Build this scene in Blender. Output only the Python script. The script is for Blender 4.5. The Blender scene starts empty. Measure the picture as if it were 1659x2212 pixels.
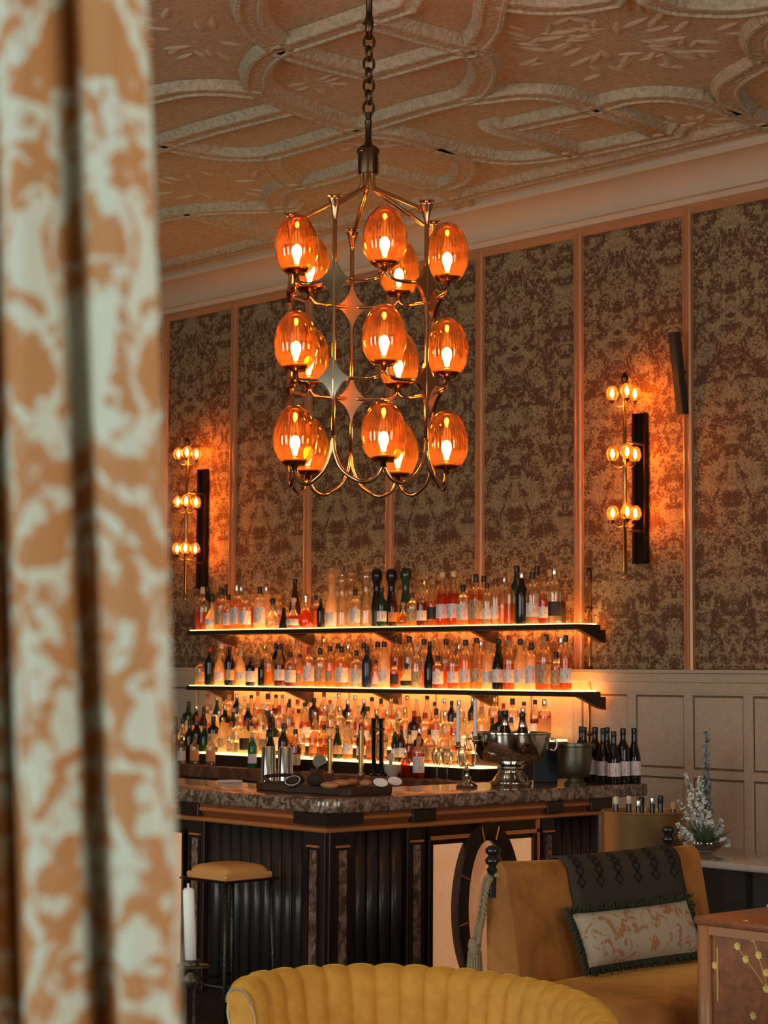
import bpy, math, random
from mathutils import Vector, Matrix

# ------------------------------------------------------------------ camera, world, light, exposure
W, H = 1659, 2212
FPX = 4300.0
YAW, PITCH, ROLL = math.radians(47.1), math.atan(344 / 4300.0), math.radians(0.35)
CAM = Vector((0, 0, 1.72))
fh = Vector((-math.sin(YAW), math.cos(YAW), 0)); r0 = Vector((math.cos(YAW), math.sin(YAW), 0)); zz = Vector((0, 0, 1))
FW = fh * math.cos(PITCH) + zz * math.sin(PITCH); u0 = zz * math.cos(PITCH) - fh * math.sin(PITCH)
RT = r0 * math.cos(ROLL) + u0 * math.sin(ROLL); UP = u0 * math.cos(ROLL) - r0 * math.sin(ROLL)

scene = bpy.context.scene
col = scene.collection
cd = bpy.data.cameras.new('camera'); cam = bpy.data.objects.new('camera', cd); col.objects.link(cam)
cam.matrix_world = Matrix((( RT.x, UP.x, -FW.x, CAM.x), (RT.y, UP.y, -FW.y, CAM.y), (RT.z, UP.z, -FW.z, CAM.z), (0, 0, 0, 1)))
cd.sensor_fit = 'HORIZONTAL'; cd.sensor_width = 36; cd.lens = FPX * 36 / W
cd.clip_start = 0.05; cd.clip_end = 100
cd.dof.use_dof = True; cd.dof.focus_distance = 8.6; cd.dof.aperture_fstop = 10.5
scene.camera = cam

world = bpy.data.worlds.new('world'); scene.world = world; world.use_nodes = True
world.node_tree.nodes['Background'].inputs[0].default_value = (0.55, 0.62, 0.6, 1)
world.node_tree.nodes['Background'].inputs[1].default_value = 0.05

WINDOWS = [(-9.2, 1.5), (-5.6, 1.5), (-2.0, 1.5)]        # centre x, width: tall windows in the wall opposite the bar
WIN_Y = -2.95
SIDE_FILL_WINDOWS = [(1.2, 1.5), (5.0, 1.5)]                   # centre y, width: fill windows added in the right wall to light sofa and chair
for k, (wx, ww) in enumerate(WINDOWS + SIDE_FILL_WINDOWS):
    side = k >= len(WINDOWS)  # side lamps are added fill, not daylight from a known window
    ld = bpy.data.lights.new('window_and_fill_light', 'AREA'); ld.shape = 'RECTANGLE'; ld.size = ww; ld.size_y = 2.9
    ld.energy = 105 if side else 125; ld.color = (1.0, 0.97, 0.86) if side else (0.90, 1.0, 0.95)
    lo = bpy.data.objects.new('window_and_fill_light', ld); col.objects.link(lo)
    lo.location = (2.95, wx, 2.35) if side else (wx, WIN_Y, 2.35); lo.rotation_euler = (math.radians(90), 0, math.radians(90) if side else 0)

vs = scene.view_settings
vs.view_transform = 'Standard'; vs.look = 'None'; vs.gamma = 1.0; vs.exposure = 0.0; vs.use_curve_mapping = False
scene.cycles.use_denoising = True
scene.cycles.transparent_max_bounces = 48
scene.cycles.max_bounces = 5
scene.cycles.diffuse_bounces = 3
scene.cycles.glossy_bounces = 3
scene.cycles.adaptive_threshold = 0.03
scene.cycles.use_light_tree = False
scene.cycles.sample_clamp_indirect = 4.0
random.seed(7)

# ------------------------------------------------------------------ helpers
def ray(px, py): return FW + RT * ((px - W / 2) / FPX) - UP * ((py - H / 2) / FPX)
def on(px, py, ax, v):
    d = ray(px, py); return CAM + d * ((v - CAM[ax]) / d[ax])
def ox(px, py, v): return on(px, py, 0, v)
def oy(px, py, v): return on(px, py, 1, v)
def oz(px, py, v): return on(px, py, 2, v)
def depth(p): return (Vector(p) - CAM).dot(FW)
def cf(X, d, z): return Vector((fh.x * d + r0.x * X, fh.y * d + r0.y * X, z))   # right, ahead, height -> room

def frames(pts, closed=False):
    n = len(pts); out = []
    ref = None
    for i in range(n):
        a = pts[(i - 1) % n] if (closed or i > 0) else pts[i]
        b = pts[(i + 1) % n] if (closed or i < n - 1) else pts[i]
        t = (b - a).normalized()
        if ref is None:
            ref = Vector((0, 0, 1)) if abs(t.z) < .9 else Vector((1, 0, 0))
        s = t.cross(ref)
        if s.length < 1e-5: s = t.orthogonal()
        s.normalize(); ref = s.cross(t).normalized()
        out.append((s, ref))
    return out

def arc(c, r, a0, a1, n):
    return [(c[0] + r * math.cos(a0 + (a1 - a0) * i / n), c[1] + r * math.sin(a0 + (a1 - a0) * i / n)) for i in range(n + 1)]

def catmull(P, n=6, closed=False):
    P = [Vector(p) for p in P]; out = []
    m = len(P)
    rng = range(m if closed else m - 1)
    for i in rng:
        p0 = P[(i - 1) % m] if closed or i > 0 else P[0] * 2 - P[1]
        p1 = P[i]; p2 = P[(i + 1) % m]
        p3 = P[(i + 2) % m] if closed or i + 2 < m else P[-1] * 2 - P[-2]
        for k in range(n):
            t = k / n
            out.append(.5 * ((2 * p1) + (p2 - p0) * t + (2 * p0 - 5 * p1 + 4 * p2 - p3) * t * t + (3 * p1 - p0 - 3 * p2 + p3) * t ** 3))
    if not closed: out.append(P[-1])
    return out

class MB:
    def __init__(s): s.v = []; s.f = []; s.m = []; s.mi = 0
    def face(s, idx): s.f.append(tuple(idx)); s.m.append(s.mi)
    def box(s, a, b):
        (x0, y0, z0), (x1, y1, z1) = a, b
        x0, x1 = min(x0, x1), max(x0, x1); y0, y1 = min(y0, y1), max(y0, y1); z0, z1 = min(z0, z1), max(z0, z1)
        k = len(s.v)
        s.v += [(x0,y0,z0),(x1,y0,z0),(x1,y1,z0),(x0,y1,z0),(x0,y0,z1),(x1,y0,z1),(x1,y1,z1),(x0,y1,z1)]
        for q in ((0,3,2,1),(4,5,6,7),(0,1,5,4),(1,2,6,5),(2,3,7,6),(3,0,4,7)): s.face([k + i for i in q])
        return s
    def cbox(s, c, sz): return s.box([c[i] - sz[i] / 2 for i in range(3)], [c[i] + sz[i] / 2 for i in range(3)])
    def ring(s, pts): 
        k = len(s.v); s.v += [tuple(p) for p in pts]; return list(range(k, k + len(pts)))
    def bridge(s, a, b, closed=True):
        n = len(a)
        for i in range(n if closed else n - 1):
            j = (i + 1) % n; s.face((a[i], a[j], b[j], b[i]))
    def lathe(s, prof, c=(0, 0, 0), n=24, sup=0, cap=True, sx=1, sy=1, rot=0):
        last = None
        for r, z in prof:
            pts = []
            for i in range(n):
                a = 2 * math.pi * i / n
                ca, sa = math.cos(a), math.sin(a)
                if sup:
                    k = (abs(ca) ** sup + abs(sa) ** sup) ** (-1 / sup); ca *= k; sa *= k
                if rot: ca, sa = ca * math.cos(rot) - sa * math.sin(rot), ca * math.sin(rot) + sa * math.cos(rot)
                pts.append((c[0] + max(r, 1e-4) * ca * sx, c[1] + max(r, 1e-4) * sa * sy, c[2] + z))
            rg = s.ring(pts)
            if last is None:
                if cap: s.face(list(reversed(rg)))
            else: s.bridge(last, rg)
            last = rg
        if cap: s.face(last)
        return s
    def tube(s, pts, r, n=8, closed=False, cap=True):
        pts = [Vector(p) for p in pts]; fr = frames(pts, closed)
        rs = r if isinstance(r, (list, tuple)) else [r] * len(pts)
        rings = []
        for p, (a, b), q in zip(pts, fr, rs):
            rings.append(s.ring([p + a * (q * math.cos(2 * math.pi * i / n)) + b * (q * math.sin(2 * math.pi * i / n)) for i in range(n)]))
        for i in range(len(rings) - 1): s.bridge(rings[i], rings[i + 1])
        if closed: s.bridge(rings[-1], rings[0])
        elif cap: s.face(list(reversed(rings[0]))); s.face(rings[-1])
        return s
    def sweep(s, pts, prof, closed=False, up=Vector((0, 0, 1)), hs=None):
        """profile (side, height) swept along a path, height along up"""
        pts = [Vector(p) for p in pts]; n = len(pts); rings = []
        for i in range(n):
            a = pts[(i - 1) % n] if closed or i > 0 else pts[i]; b = pts[(i + 1) % n] if closed or i < n - 1 else pts[i]
            t = (b - a).normalized(); sd = t.cross(up).normalized()
            rings.append(s.ring([pts[i] + sd * x + up * (y * (hs[i] if hs else 1)) for x, y in prof]))
        for i in range(n - 1): s.bridge(rings[i], rings[i + 1], False)
        if closed: s.bridge(rings[-1], rings[0], False)
        else: s.face(rings[0]); s.face(list(reversed(rings[-1])))
        return s
    def prism(s, poly, z0, z1, axis=2):
        def p3(p, h):
            return {2: (p[0], p[1], h), 1: (p[0], h, p[1]), 0: (h, p[0], p[1])}[axis]
        a = s.ring([p3(p, z0) for p in poly]); b = s.ring([p3(p, z1) for p in poly])
        s.bridge(a, b); s.face(list(reversed(a))); s.face(b); return s
    def grid(s, fn, nu, nv, closeu=False):
        rows = []
        for j in range(nv + 1):
            rows.append(s.ring([fn(i / nu, j / nv) for i in range(nu if closeu else nu + 1)]))
        for j in range(nv): s.bridge(rows[j], rows[j + 1], closeu)
        return s
    def mesh(s, name, smooth=False):
        me = bpy.data.meshes.new(name); me.from_pydata([tuple(v) for v in s.v], [], s.f)
        if any(s.m): me.polygons.foreach_set('material_index', s.m)
        if smooth: me.polygons.foreach_set('use_smooth', [True] * len(me.polygons))
        me.update(); return me
    def build(s, name, mat, parent=None, smooth=False, bevel=0, seg=2, angle=None):
        me = s.mesh(name, smooth)
        import bmesh
        bm = bmesh.new(); bm.from_mesh(me)
        if bevel:
            bmesh.ops.bevel(bm, geom=[e for e in bm.edges if len(e.link_faces) == 2 and e.calc_face_angle(0) > .5], offset=bevel, segments=seg, affect='EDGES', profile=.5)
        bmesh.ops.recalc_face_normals(bm, faces=bm.faces)
        bm.to_mesh(me); bm.free()
        if smooth: me.shade_smooth()
        if angle and hasattr(me, 'set_sharp_from_angle'): me.shade_smooth(); me.set_sharp_from_angle(angle=math.radians(angle))
        return link(name, me, mat, parent)

def link(name, me, mat, parent=None):
    o = bpy.data.objects.new(name, me); col.objects.link(o)
    if mat is not None:
        for m in (mat if isinstance(mat, (list, tuple)) else [mat]): me.materials.append(m)
    if parent is not None: o.parent = parent
    return o

def thing(name, label, cat, loc=(0, 0, 0), rz=0, group=None):
    o = bpy.data.objects.new(name, None); col.objects.link(o); o.location = loc; o.rotation_euler = (0, 0, rz)
    o.empty_display_size = .05
    return tag(o, label, cat, group)
def tag(o, label, cat, group=None):
    o['label'] = label; o['category'] = cat
    if group: o['group'] = group
    return o
def struct(o, label=None):
    o['kind'] = 'structure'
    if label: o['label'] = label
    return o
def share(name, me, parent, loc=(0, 0, 0), rot=(0, 0, 0), sc=(1, 1, 1)):
    o = bpy.data.objects.new(name, me); col.objects.link(o); o.parent = parent
    o.location = loc; o.rotation_euler = rot; o.scale = sc; return o
def copy_tree(o, parent=None):
    c = o.copy(); col.objects.link(c); c.parent = parent
    for ch in list(o.children): copy_tree(ch, c)
    return c

# ------------------------------------------------------------------ materials
def sock(n, *names):
    for k in names:
        if k in n.inputs: return n.inputs[k]
def M(name, color, rough=.5, metal=0, spec=.5, sheen=0, noise=None, bump=None, coat=0, emit=None, estr=0, trans=0):
    m = bpy.data.materials.new(name); m.use_nodes = True; nt = m.node_tree; b = nt.nodes['Principled BSDF']
    b.inputs['Base Color'].default_value = (*color, 1); b.inputs['Roughness'].default_value = rough; b.inputs['Metallic'].default_value = metal
    b.inputs['Specular IOR Level'].default_value = spec
    if sheen: b.inputs['Sheen Weight'].default_value = sheen; b.inputs['Sheen Roughness'].default_value = .35; b.inputs['Sheen Tint'].default_value = (*[min(1, c * 2.2) for c in color], 1)
    if coat: b.inputs['Coat Weight'].default_value = coat; b.inputs['Coat Roughness'].default_value = .08
    if trans: b.inputs['Transmission Weight'].default_value = trans
    if emit: b.inputs['Emission Color'].default_value = (*emit, 1); b.inputs['Emission Strength'].default_value = estr
    if noise:
        sc, c2, lo, hi = noise[:4]; dist = noise[4] if len(noise) > 4 else 0; stretch = noise[5] if len(noise) > 5 else (1, 1, 1)
        tc = nt.nodes.new('ShaderNodeTexCoord'); mp = nt.nodes.new('ShaderNodeMapping'); mp.inputs['Scale'].default_value = stretch
        nz = nt.nodes.new('ShaderNodeTexNoise'); nz.inputs['Scale'].default_value = sc; nz.inputs['Detail'].default_value = 5; nz.inputs['Distortion'].default_value = dist
        rp = nt.nodes.new('ShaderNodeValToRGB'); rp.color_ramp.elements[0].position = lo; rp.color_ramp.elements[1].position = hi
        rp.color_ramp.elements[0].color = (*color, 1); rp.color_ramp.elements[1].color = (*c2, 1)
        nt.links.new(tc.outputs['Object'], mp.inputs[0]); nt.links.new(mp.outputs[0], nz.inputs[0]); nt.links.new(nz.outputs[0], rp.inputs[0]); nt.links.new(rp.outputs[0], b.inputs['Base Color'])
    if bump:
        sc, st, ds = bump
        tc = nt.nodes.new('ShaderNodeTexCoord'); nz = nt.nodes.new('ShaderNodeTexNoise'); nz.inputs['Scale'].default_value = sc; nz.inputs['Detail'].default_value = 4
        bp = nt.nodes.new('ShaderNodeBump'); bp.inputs['Strength'].default_value = st; bp.inputs['Distance'].default_value = ds
        nt.links.new(tc.outputs['Object'], nz.inputs[0]); nt.links.new(nz.outputs[0], bp.inputs['Height']); nt.links.new(bp.outputs[0], b.inputs['Normal'])
    return m
def emitter(name, color, strength):
    m = bpy.data.materials.new(name); m.use_nodes = True; nt = m.node_tree; nt.nodes.clear()
    e = nt.nodes.new('ShaderNodeEmission'); e.inputs[0].default_value = (*color, 1); e.inputs[1].default_value = strength
    o = nt.nodes.new('ShaderNodeOutputMaterial'); nt.links.new(e.outputs[0], o.inputs[0]); return m
def glassy(name, tint, scatter=.35, gloss=.12, rough=.05, ribs=0, scol=None, band=(.05, .17)):
    """thin coloured glass: tinted see-through + scattered light + mirror gloss"""
    m = bpy.data.materials.new(name); m.use_nodes = True; nt = m.node_tree; nt.nodes.clear(); N = nt.nodes.new; L = nt.links.new
    t = N('ShaderNodeBsdfTransparent'); t.inputs[0].default_value = (*tint, 1)
    s = N('ShaderNodeBsdfTranslucent'); s.inputs[0].default_value = (*(scol or tint), 1)
    g = N('ShaderNodeBsdfGlossy'); g.inputs['Roughness'].default_value = rough; g.inputs[0].default_value = (1, 1, 1, 1)
    if ribs:                                    # fluted band: the glass is thicker, so deeper coloured, in each rib
        tc = N('ShaderNodeTexCoord'); sp = N('ShaderNodeSeparateXYZ'); L(tc.outputs['Object'], sp.inputs[0])
        at = N('ShaderNodeMath'); at.operation = 'ARCTAN2'; L(sp.outputs[1], at.inputs[0]); L(sp.outputs[0], at.inputs[1])
        ml = N('ShaderNodeMath'); ml.operation = 'MULTIPLY'; ml.inputs[1].default_value = ribs; L(at.outputs[0], ml.inputs[0])
        sn = N('ShaderNodeMath'); sn.operation = 'SINE'; L(ml.outputs[0], sn.inputs[0])
        mr = N('ShaderNodeMapRange'); mr.inputs[1].default_value = -.4; mr.inputs[2].default_value = .6; L(sn.outputs[0], mr.inputs[0])
        b1 = N('ShaderNodeMapRange'); b1.inputs[1].default_value = band[0]; b1.inputs[2].default_value = band[0] + .02; L(sp.outputs[2], b1.inputs[0])
        b2 = N('ShaderNodeMapRange'); b2.inputs[1].default_value = band[1]; b2.inputs[2].default_value = band[1] + .02; b2.inputs[3].default_value = 1; b2.inputs[4].default_value = 0; L(sp.outputs[2], b2.inputs[0])
        mu = N('ShaderNodeMath'); mu.operation = 'MULTIPLY'; L(b1.outputs[0], mu.inputs[0]); L(b2.outputs[0], mu.inputs[1])
        mu2 = N('ShaderNodeMath'); mu2.operation = 'MULTIPLY'; L(mu.outputs[0], mu2.inputs[0]); L(mr.outputs[0], mu2.inputs[1])
        for node, c0, c1 in ((t, tint, [c * .35 for c in tint]), (s, (scol or tint), [c * .38 for c in (scol or tint)])):
            mx = N('ShaderNodeMixRGB'); mx.inputs[1].default_value = (*c0, 1); mx.inputs[2].default_value = (*c1, 1); L(mu2.outputs[0], mx.inputs[0]); L(mx.outputs[0], node.inputs[0])
    m1 = N('ShaderNodeMixShader'); m1.inputs[0].default_value = scatter; L(t.outputs[0], m1.inputs[1]); L(s.outputs[0], m1.inputs[2])
    lw = N('ShaderNodeLayerWeight'); lw.inputs[0].default_value = .25
    mm = N('ShaderNodeMath'); mm.operation = 'MULTIPLY_ADD'; mm.inputs[1].default_value = .8; mm.inputs[2].default_value = gloss; mm.use_clamp = True
    L(lw.outputs['Fresnel'], mm.inputs[0])
    m2 = N('ShaderNodeMixShader'); L(mm.outputs[0], m2.inputs[0]); L(m1.outputs[0], m2.inputs[1]); L(g.outputs[0], m2.inputs[2])
    o = N('ShaderNodeOutputMaterial'); L(m2.outputs[0], o.inputs[0])
    return m

def damask(name, ground, motif, cell, fine, thr, sheen=0, rough=.75, ringy=0.0, soft=.05, twotone=None):
    """woven damask: motifs mirrored left-right in every repeat, in the cloth's own coordinates"""
    m = bpy.data.materials.new(name); m.use_nodes = True; nt = m.node_tree; N = nt.nodes.new; L = nt.links.new; b = nt.nodes['Principled BSDF']
    tc = N('ShaderNodeTexCoord'); sp = N('ShaderNodeSeparateXYZ'); L(tc.outputs['UV'], sp.inputs[0])
    pp = N('ShaderNodeMath'); pp.operation = 'PINGPONG'; pp.inputs[1].default_value = cell; L(sp.outputs[0], pp.inputs[0])
    md = N('ShaderNodeMath'); md.operation = 'MULTIPLY'; md.inputs[1].default_value = 1.0; L(sp.outputs[1], md.inputs[0])
    cb = N('ShaderNodeCombineXYZ'); L(pp.outputs[0], cb.inputs[0]); L(md.outputs[0], cb.inputs[1])
    n1 = N('ShaderNodeTexNoise'); n1.inputs['Scale'].default_value = fine; n1.inputs['Detail'].default_value = 3.5; n1.inputs['Distortion'].default_value = 1.6; L(cb.outputs[0], n1.inputs[0])
    n2 = N('ShaderNodeTexNoise'); n2.inputs['Scale'].default_value = fine * .28; n2.inputs['Detail'].default_value = 1; n2.inputs['Distortion'].default_value = .6; L(cb.outputs[0], n2.inputs[0])
    if ringy:
        wv = N('ShaderNodeMath'); wv.operation = 'SINE'; mu = N('ShaderNodeMath'); mu.operation = 'MULTIPLY'; mu.inputs[1].default_value = ringy; L(n2.outputs[0], mu.inputs[0]); L(mu.outputs[0], wv.inputs[0])
        rg = N('ShaderNodeMath'); rg.operation = 'MULTIPLY'; rg.inputs[1].default_value = .14; L(wv.outputs[0], rg.inputs[0])
        ad0 = N('ShaderNodeMath'); ad0.operation = 'ADD'; L(n1.outputs[0], ad0.inputs[0]); L(rg.outputs[0], ad0.inputs[1]); src = ad0.outputs[0]
    else: src = n1.outputs[0]
    ad = N('ShaderNodeMath'); ad.operation = 'MULTIPLY_ADD'; ad.inputs[1].default_value = .8; L(n2.outputs[0], ad.inputs[0]); L(src, ad.inputs[2])
    rp = N('ShaderNodeValToRGB'); rp.color_ramp.elements[0].position = thr - soft; rp.color_ramp.elements[1].position = thr + soft
    rp.color_ramp.elements[0].color = (*ground, 1); rp.color_ramp.elements[1].color = (*motif, 1)
    L(ad.outputs[0], rp.inputs[0])
    out = rp.outputs[0]
    if twotone:
        n3 = N('ShaderNodeTexNoise'); n3.inputs['Scale'].default_value = fine * 1.5; L(cb.outputs[0], n3.inputs[0])
        mx = N('ShaderNodeMixRGB'); mx.blend_type = 'MULTIPLY'; mx.inputs[0].default_value = 1
        r3 = N('ShaderNodeValToRGB'); r3.color_ramp.elements[0].position = .35; r3.color_ramp.elements[1].position = .65
        r3.color_ramp.elements[0].color = (*twotone, 1); r3.color_ramp.elements[1].color = (1, 1, 1, 1)
        L(n3.outputs[0], r3.inputs[0]); L(out, mx.inputs[1]); L(r3.outputs[0], mx.inputs[2]); out = mx.outputs[0]
    L(out, b.inputs['Base Color']); b.inputs['Roughness'].default_value = rough
    if sheen: b.inputs['Sheen Weight'].default_value = sheen
    return m
def uv(o, fn):
    me = o.data; ul = me.uv_layers.new(name='UVMap')
    for lp in me.loops:
        ul.data[lp.index].uv = fn(me.vertices[lp.vertex_index].co)

mat = {}
mat['plaster'] = M('ceiling plaster', (.54, .47, .325), .85, noise=(34, (.40, .335, .22), .35, .68), bump=(70, .5, .012))
mat['plaster_rib'] = M('moulded plaster', (.54, .48, .345), .8, noise=(40, (.40, .345, .235), .38, .66), bump=(34, 1.0, .016))
mat['relief'] = M('relief plaster', (.52, .45, .32), .85)
mat['cornice'] = M('painted cornice', (.58, .50, .38), .7, bump=(80, .2, .005))
mat['wallbase'] = M('wall lining', (.22, .13, .07), .8)
mat['damask'] = damask('wall damask cloth', (.135, .062, .027), (.39, .305, .168), .4487, 33, .905, soft=.075, twotone=(.62, .56, .50))
mat['batten'] = M('copper toned batten', (.60, .29, .14), .35, .25, bump=(30, .1, .003))
mat['wainscot'] = M('painted panelling', (.56, .47, .36), .6, noise=(40, (.48, .39, .29), .3, .7))
mat['floor'] = M('dark floorboards', (.06, .03, .018), .4, noise=(6, (.09, .045, .025), .3, .7, 0, (1, 8, 1)))
mat['roomwall'] = M('room wall paint', (.42, .33, .25), .85)
mat['brass_dark'] = M('dark bronze', (.09, .055, .03), .3, .9)
mat['brass'] = M('polished copper brass', (.78, .42, .22), .16, 1)
mat['brass_old'] = M('aged brass', (.62, .40, .17), .32, 1)
mat['nickel'] = M('polished nickel', (.72, .66, .55), .08, 1)
mat['silver'] = M('polished silver', (.80, .76, .68), .12, 1, bump=(7, .12, .01))
mat['pewter'] = M('aged pewter', (.17, .17, .125), .36, .85)
mat['steel'] = M('stainless steel', (.85, .87, .88), .1, 1)
mat['amber_globe'] = glassy('amber lamp glass', (.78, .27, .06), .050, .05, .03, ribs=44, scol=(.95, .27, .03))
mat['amber_small'] = glassy('small amber lamp glass', (.95, .42, .10), .04, .05, .03)
mat['bulb'] = emitter('lamp bulb', (1, .55, .22), 250)
mat['sbulb'] = emitter('sconce bulb', (1, .46, .14), 330)
mat['ledtop'] = emitter('lit shelf surface', (1, .51, .16), 5.2)
mat['ledback'] = emitter('shelf back light strip', (1, .27, .05), 17)
mat['shelf'] = M('blackened shelf steel', (.045, .033, .025), .45, .5)
mat['mirror_dark'] = M('smoked mirror plate', (.10, .07, .05), .06, 1)
mat['speaker'] = M('dark grille cloth', (.035, .032, .027), .7)
mat['marble'] = M('brown breccia marble', (.10, .06, .04), .16, noise=(24, (.42, .32, .24), .42, .68, 1.2), coat=.4)
mat['barwood'] = M('dark stained wood', (.020, .011, .009), .32, noise=(7, (.034, .018, .013), .3, .7, 0, (8, 8, .6)))
mat['slat'] = M('black fluted wood', (.028, .024, .022), .3)
mat['copper_trim'] = M('copper coloured moulding', (.80, .28, .085), .30, .4)
mat['redwood'] = M('reddish wood moulding', (.26, .075, .03), .3)
mat['inlay'] = M('marble inlay', (.10, .055, .035), .25, noise=(16, (.34, .22, .15), .4, .62, 1.6))
mat['onyx'] = M('backlit alabaster', (.70, .46, .27), .4, noise=(3.6, (.66, .25, .10), .45, .75, 1.8), emit=(1, .47, .21), estr=.36)
mat['onyx2'] = M('backlit veined alabaster', (.85, .52, .32), .4, noise=(11, (.55, .11, .025), .44, .60, 1.2, (1, 1, .30)), emit=(1, .42, .18), estr=.24)
mat['leather_tan'] = M('tan leather', (.74, .36, .11), .38, bump=(90, .15, .002))
mat['iron'] = M('hammered dark iron', (.075, .062, .045), .42, .85, bump=(55, .8, .006))
mat['wax'] = M('white candle wax', (.86, .84, .80), .5)
mat['mustard'] = M('mustard velvet', (.74, .36, .050), .72, sheen=.5, noise=(24, (.64, .29, .036), .35, .65))
mat['pale_back'] = M('pale woven back cover', (.42, .42, .33), .8, noise=(30, (.22, .17, .10), .45, .55))
mat['braid'] = M('dark braid', (.05, .035, .025), .7)
mat['piping'] = M('pale piping', (.62, .55, .42), .6)
mat['rust_velvet'] = M('rust gold velvet', (.56, .215, .045), .7, sheen=.6, noise=(4.5, (.34, .12, .022), .42, .66, .8))
mat['throw'] = M('woven kilim', (.060, .044, .026), .9)
mat['throw_motif'] = M('kilim motif yarn', (.012, .010, .008), .9)
mat['rope'] = M('twisted rope', (.36, .27, .15), .8, bump=(60, 1, .01))
mat['fringe'] = M('dark green fringe', (.060, .065, .040), .9)
mat['cushion'] = M('cream cut velvet', (.60, .50, .38), .75, noise=(17, (.50, .24, .10), .52, .60, 1.4))
mat['ebony'] = M('turned ebony', (.012, .014, .014), .18, coat=.5)
mat['chest'] = M('red brown lacquer', (.40, .13, .05), .35, noise=(26, (.22, .075, .03), .3, .7, .8))
mat['chest_edge'] = M('chestnut edge wood', (.46, .20, .09), .35)
mat['gold_paint'] = M('gold leaf paint', (.85, .60, .16), .4, .3)
mat['marble_pale'] = M('pale stone top', (.52, .49, .43), .15, noise=(8, (.42, .39, .34), .35, .65, 1), coat=.5)
mat['black_gloss'] = M('black glossy lacquer', (.012, .016, .018), .08, coat=.6)
mat['teal'] = M('teal painted steel', (.014, .034, .045), .5)
mat['gold_bucket'] = M('brushed gold metal', (.66, .43, .20), .36, .85, bump=(40, .1, .002))
mat['board'] = M('walnut board', (.055, .024, .014), .5)
mat['crust'] = M('baked crust', (.42, .15, .05), .6, noise=(30, (.62, .30, .12), .4, .6))
mat['avocado'] = M('dark fruit skin', (.025, .022, .014), .45, bump=(50, .5, .006))
mat['paper'] = M('white paper', (.75, .72, .68), .6)
mat['ceramic'] = M('cream ceramic', (.62, .54, .44), .35)
mat['leaf'] = M('green leaf', (.08, .11, .05), .5)
mat['petal'] = M('white petal', (.72, .72, .68), .6)
mat['petal_blue'] = M('grey blue petal', (.26, .28, .32), .6)
mat['petal_pink'] = M('blush petal', (.72, .56, .47), .6)
mat['clear_glass'] = glassy('clear glass', (.93, .95, .93), .05, .10, .02)
mat['window_frame'] = M('white window frame', (.7, .68, .62), .5)

ZC = 4.87
YW = 9.70
# ------------------------------------------------------------------ structure: floor, walls, ceiling
struct(MB().box((-16, -3, -.05), (3, YW + .1, 0)).build('floor', mat['floor']))
wallb = struct(MB().box((-16, YW, 0), (3, YW + .1, ZC + .05)).build('wall_back', mat['wallbase']))
struct(MB().box((-16.1, -3, 0), (-16, YW, ZC)).build('wall_left', mat['roomwall']))
struct(MB().box((3, -3, 0), (3.1, YW, ZC)).build('wall_right', mat['roomwall']))
struct(MB().box((-16, -3.1, 0), (3, -3, ZC)).build('wall_front', mat['roomwall']))
for i, (wx, ww) in enumerate(WINDOWS):
    m = MB()
    for k in range(4): m.cbox((wx - ww / 2 + ww * k / 3, WIN_Y + .05, 2.35), (.06, .05, 2.96))
    for k in range(5): m.cbox((wx, WIN_Y + .05, .9 + 2.9 * k / 4), (ww + .06, .05, .06))
    struct(m.build('window_%d' % (i + 1), mat['window_frame']))
for i, (wy, ww) in enumerate(SIDE_FILL_WINDOWS):  # made-up frames in front of the added side fill lamps
    m = MB()
    for k in range(4): m.cbox((2.90, wy - ww / 2 + ww * k / 3, 2.35), (.05, .06, 2.96))
    for k in range(5): m.cbox((2.90, wy, .9 + 2.9 * k / 4), (.05, ww + .06, .06))
    struct(m.build('window_%d' % (i + 4), mat['window_frame']))

BAT = [-7.652 - .8975 * k for k in range(-4, 10)]      # centre lines of the wall battens
ZR = 1.74                                             # top of the panelling rail
ZT = 4.62                                             # underside of the cornice
for i in range(len(BAT) - 1):
    x1, x0 = BAT[i], BAT[i + 1]
    p = MB().box((x0 + .03, YW - .02, ZR + .005), (x1 - .03, YW + .01, ZT)).build('fabric_panel', mat['damask'], wallb)
    cx = (x0 + x1) / 2
    uv(p, lambda c, cx=cx: (c.x - cx + 10 + .225 * 2, c.z))
for x in BAT:
    m = MB(); m.prism([(x - .033, YW), (x - .033, YW - .045), (x - .018, YW - .05), (x - .014, YW - .036), (x + .014, YW - .036), (x + .018, YW - .05), (x + .033, YW - .045), (x + .033, YW)], ZR, ZT)
    m.build('batten', mat['batten'], wallb)
m = MB(); m.prism([(YW, ZT - .06), (YW - .03, ZT - .06), (YW - .05, ZT - .03), (YW - .045, ZT), (YW, ZT)], -16, 3, axis=0)
m.build('top_moulding', mat['batten'], wallb)
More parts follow.
